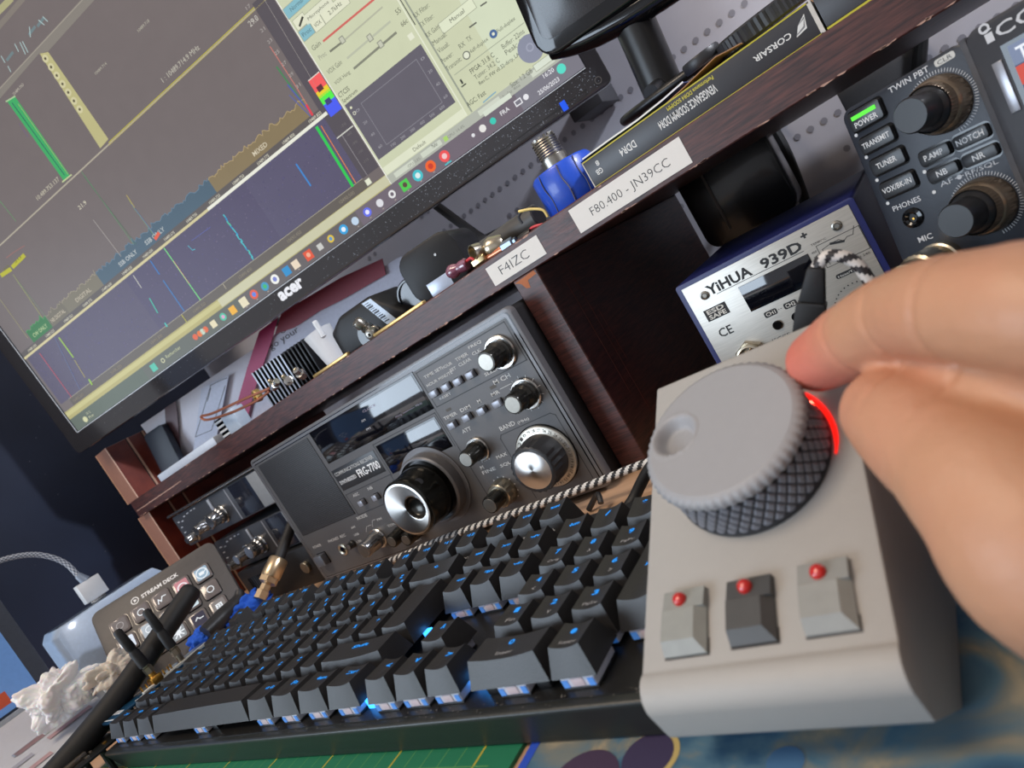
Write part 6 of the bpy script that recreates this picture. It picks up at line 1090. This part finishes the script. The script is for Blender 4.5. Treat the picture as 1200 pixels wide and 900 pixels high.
limb([(1330, 400, 112, 14), (1400, 470, 118, 18), (1440, 560, 122, 22), (1450, 640, 122, 22)]); P = [Dp(1440, 580, 122), V((590, 0, 34)), V((640, -16, 36)), V((700, -40, 38)), V((770, -80, 40))]; hb.tube(P, [22, 25, 24, 25, 28], SK, 24, smooth=6); limb([(1240, 400, 122, 12), (1270, 480, 128, 15), (1290, 560, 128, 18), (1330, 650, 122, 20)])
limb([(1330, 440, 130, 13), (1370, 500, 136, 14), (1410, 560, 138, 14), (1440, 620, 130, 18)])
tmp = hb.build('tmp', loc=(0, 0, 0)); 
md = tmp.modifiers.new('r', 'REMESH'); md.mode = 'VOXEL'; md.voxel_size = .0009; md.use_smooth_shade = True
ms = tmp.modifiers.new('s', 'SMOOTH'); ms.factor = .6; ms.iterations = 14
dg = bpy.context.evaluated_depsgraph_get(); me = bpy.data.meshes.new_from_object(tmp.evaluated_get(dg)); bpy.data.objects.remove(tmp)
C_ = me.color_attributes.get('Col')
if C_: me.color_attributes.remove(C_)
C_ = me.color_attributes.new('Col', 'FLOAT_COLOR', 'POINT')
base = V((560, 20, 60)); tip = Dp(958, 424, 182); tt = Dp(1043, 484, 152); red = V(lin((206, 104, 92))[:3]); skin = V(lin((184, 136, 106))[:3])
# skin folds: (point, along-finger direction, depth, half width)
idp = [Dp(*q[:3]) for q in IDX]; thp = [Dp(*q[:3]) for q in THB]
CR = [(Dp(1012, 400, 163), (idp[2] - idp[0]).normalized(), .45, .8, 20), (Dp(1062, 390, 147), (idp[3] - idp[1]).normalized(), .9, .9, 22), (Dp(1118, 375, 131), (idp[4] - idp[3]).normalized(), .9, 1.0, 22), (Dp(1090, 560, 138), (thp[3] - thp[1]).normalized(), .9, 1.1, 13), (Dp(1080, 575, 140), (thp[3] - thp[1]).normalized(), .6, .8, 10)]
nrm = [v.normal.copy() for v in me.vertices]
for v, nm in zip(me.vertices, nrm):
    p = v.co / S; q = 0
    for (c, ax, dep, w_, R__) in CR:
        d = p - c
        if d.length < R__: t_ = d.dot(ax) + .8 * NZ.noise(p * .25); q += dep * math.exp(-(t_ / w_) ** 2) * (1 - (d.length / R__) ** 2)
    q += .10 * NZ.noise(p * .35); v.co = v.co - nm * (q * S)
    f = max(0, 1 - (p - tip).length / 26) + .15 * max(0, 1 - (p - tt).length / 30); f = min(1, f * 1.15); m_ = NZ.noise(p * .07) * .12
    c = skin.lerp(red, max(0, min(1, f + m_))); C_.data[v.index].color = (*c, 1)
for v in me.vertices: v.co = v.co - base * S
me.materials.clear(); me.materials.append(SK)
for p in me.polygons: p.use_smooth = True; p.material_index = 0
hand = bpy.data.objects.new('hand', me); col.objects.link(hand); hand.location = base * S; tag(hand, 'bare right hand reaching in from the right, index finger and thumb turning the big knob', 'hand')
b = MB(); q = Dp(958, 424, 182); ax = (idp[1] - idp[0]).normalized(); up = ZA * .5 + YA * .85; up = (up - ax * up.dot(ax)).normalized(); Fn = Fr(q + up * 7.3 - ax * 3, ax.cross(up), ax)
vs_ = []
for i in range(7):
    for j in range(7):
        x = -5 + 10 * i / 6; y = -3 + 11 * j / 6; vs_.append(b.bm.verts.new(Fn.o + Fn.u * x + Fn.v * y - up * (x * x * .055) + up * .5))
for i in range(6):
    for j in range(6): k = i * 7 + j; b.face([vs_[k], vs_[k + 1], vs_[k + 8], vs_[k + 7]], M('nail', (226, 170, 156), .3, coat=.4))
b.build('fingernail', hand)
# ------------------------------------------------------------------ LIGHT
def area(name, loc, target, sx, sy, e, c):
    l = bpy.data.lights.new(name, 'AREA'); l.shape = 'RECTANGLE'; l.size = sx; l.size_y = sy; l.energy = e; l.color = c
    o = bpy.data.objects.new(name, l); col.objects.link(o); o.location = loc; d = V(target) - V(loc); o.rotation_euler = d.to_track_quat('-Z', 'Y').to_euler(); return o
area('window_light', (-1.25, -2.0, .50), (0.1, .25, 0.1), 1.6, 1.0, 46, (.70, .84, 1.0))
area('ceiling_lamp', (.15, -.7, 1.68), (.4, .1, 0), .7, .7, 26, (1.0, .82, .64))
sl = bpy.data.lights.new('wall_fill_spot', 'SPOT'); sl.energy = 80; sl.spot_size = radians(44); sl.spot_blend = .6; sl.shadow_soft_size = .05; sl.color = (.86, .9, 1); so = bpy.data.objects.new('wall_fill_spot', sl); col.objects.link(so); so.location = (1.5, .30, .85); so.rotation_euler = (V((.25, .6, .24)) - V((1.5, .30, .85))).to_track_quat('-Z', 'Y').to_euler()  # added spot without a real fixture, brightens the wall under the monitor
w = bpy.data.worlds.new('world'); bpy.context.scene.world = w; w.use_nodes = True
w.node_tree.nodes['Background'].inputs[0].default_value = (.9, .92, 1, 1); w.node_tree.nodes['Background'].inputs[1].default_value = .62
sc = bpy.context.scene; sc.view_settings.view_transform = 'Standard'; sc.view_settings.look = 'None'; sc.view_settings.gamma = 1; sc.view_settings.use_curve_mapping = False; sc.view_settings.exposure = 0
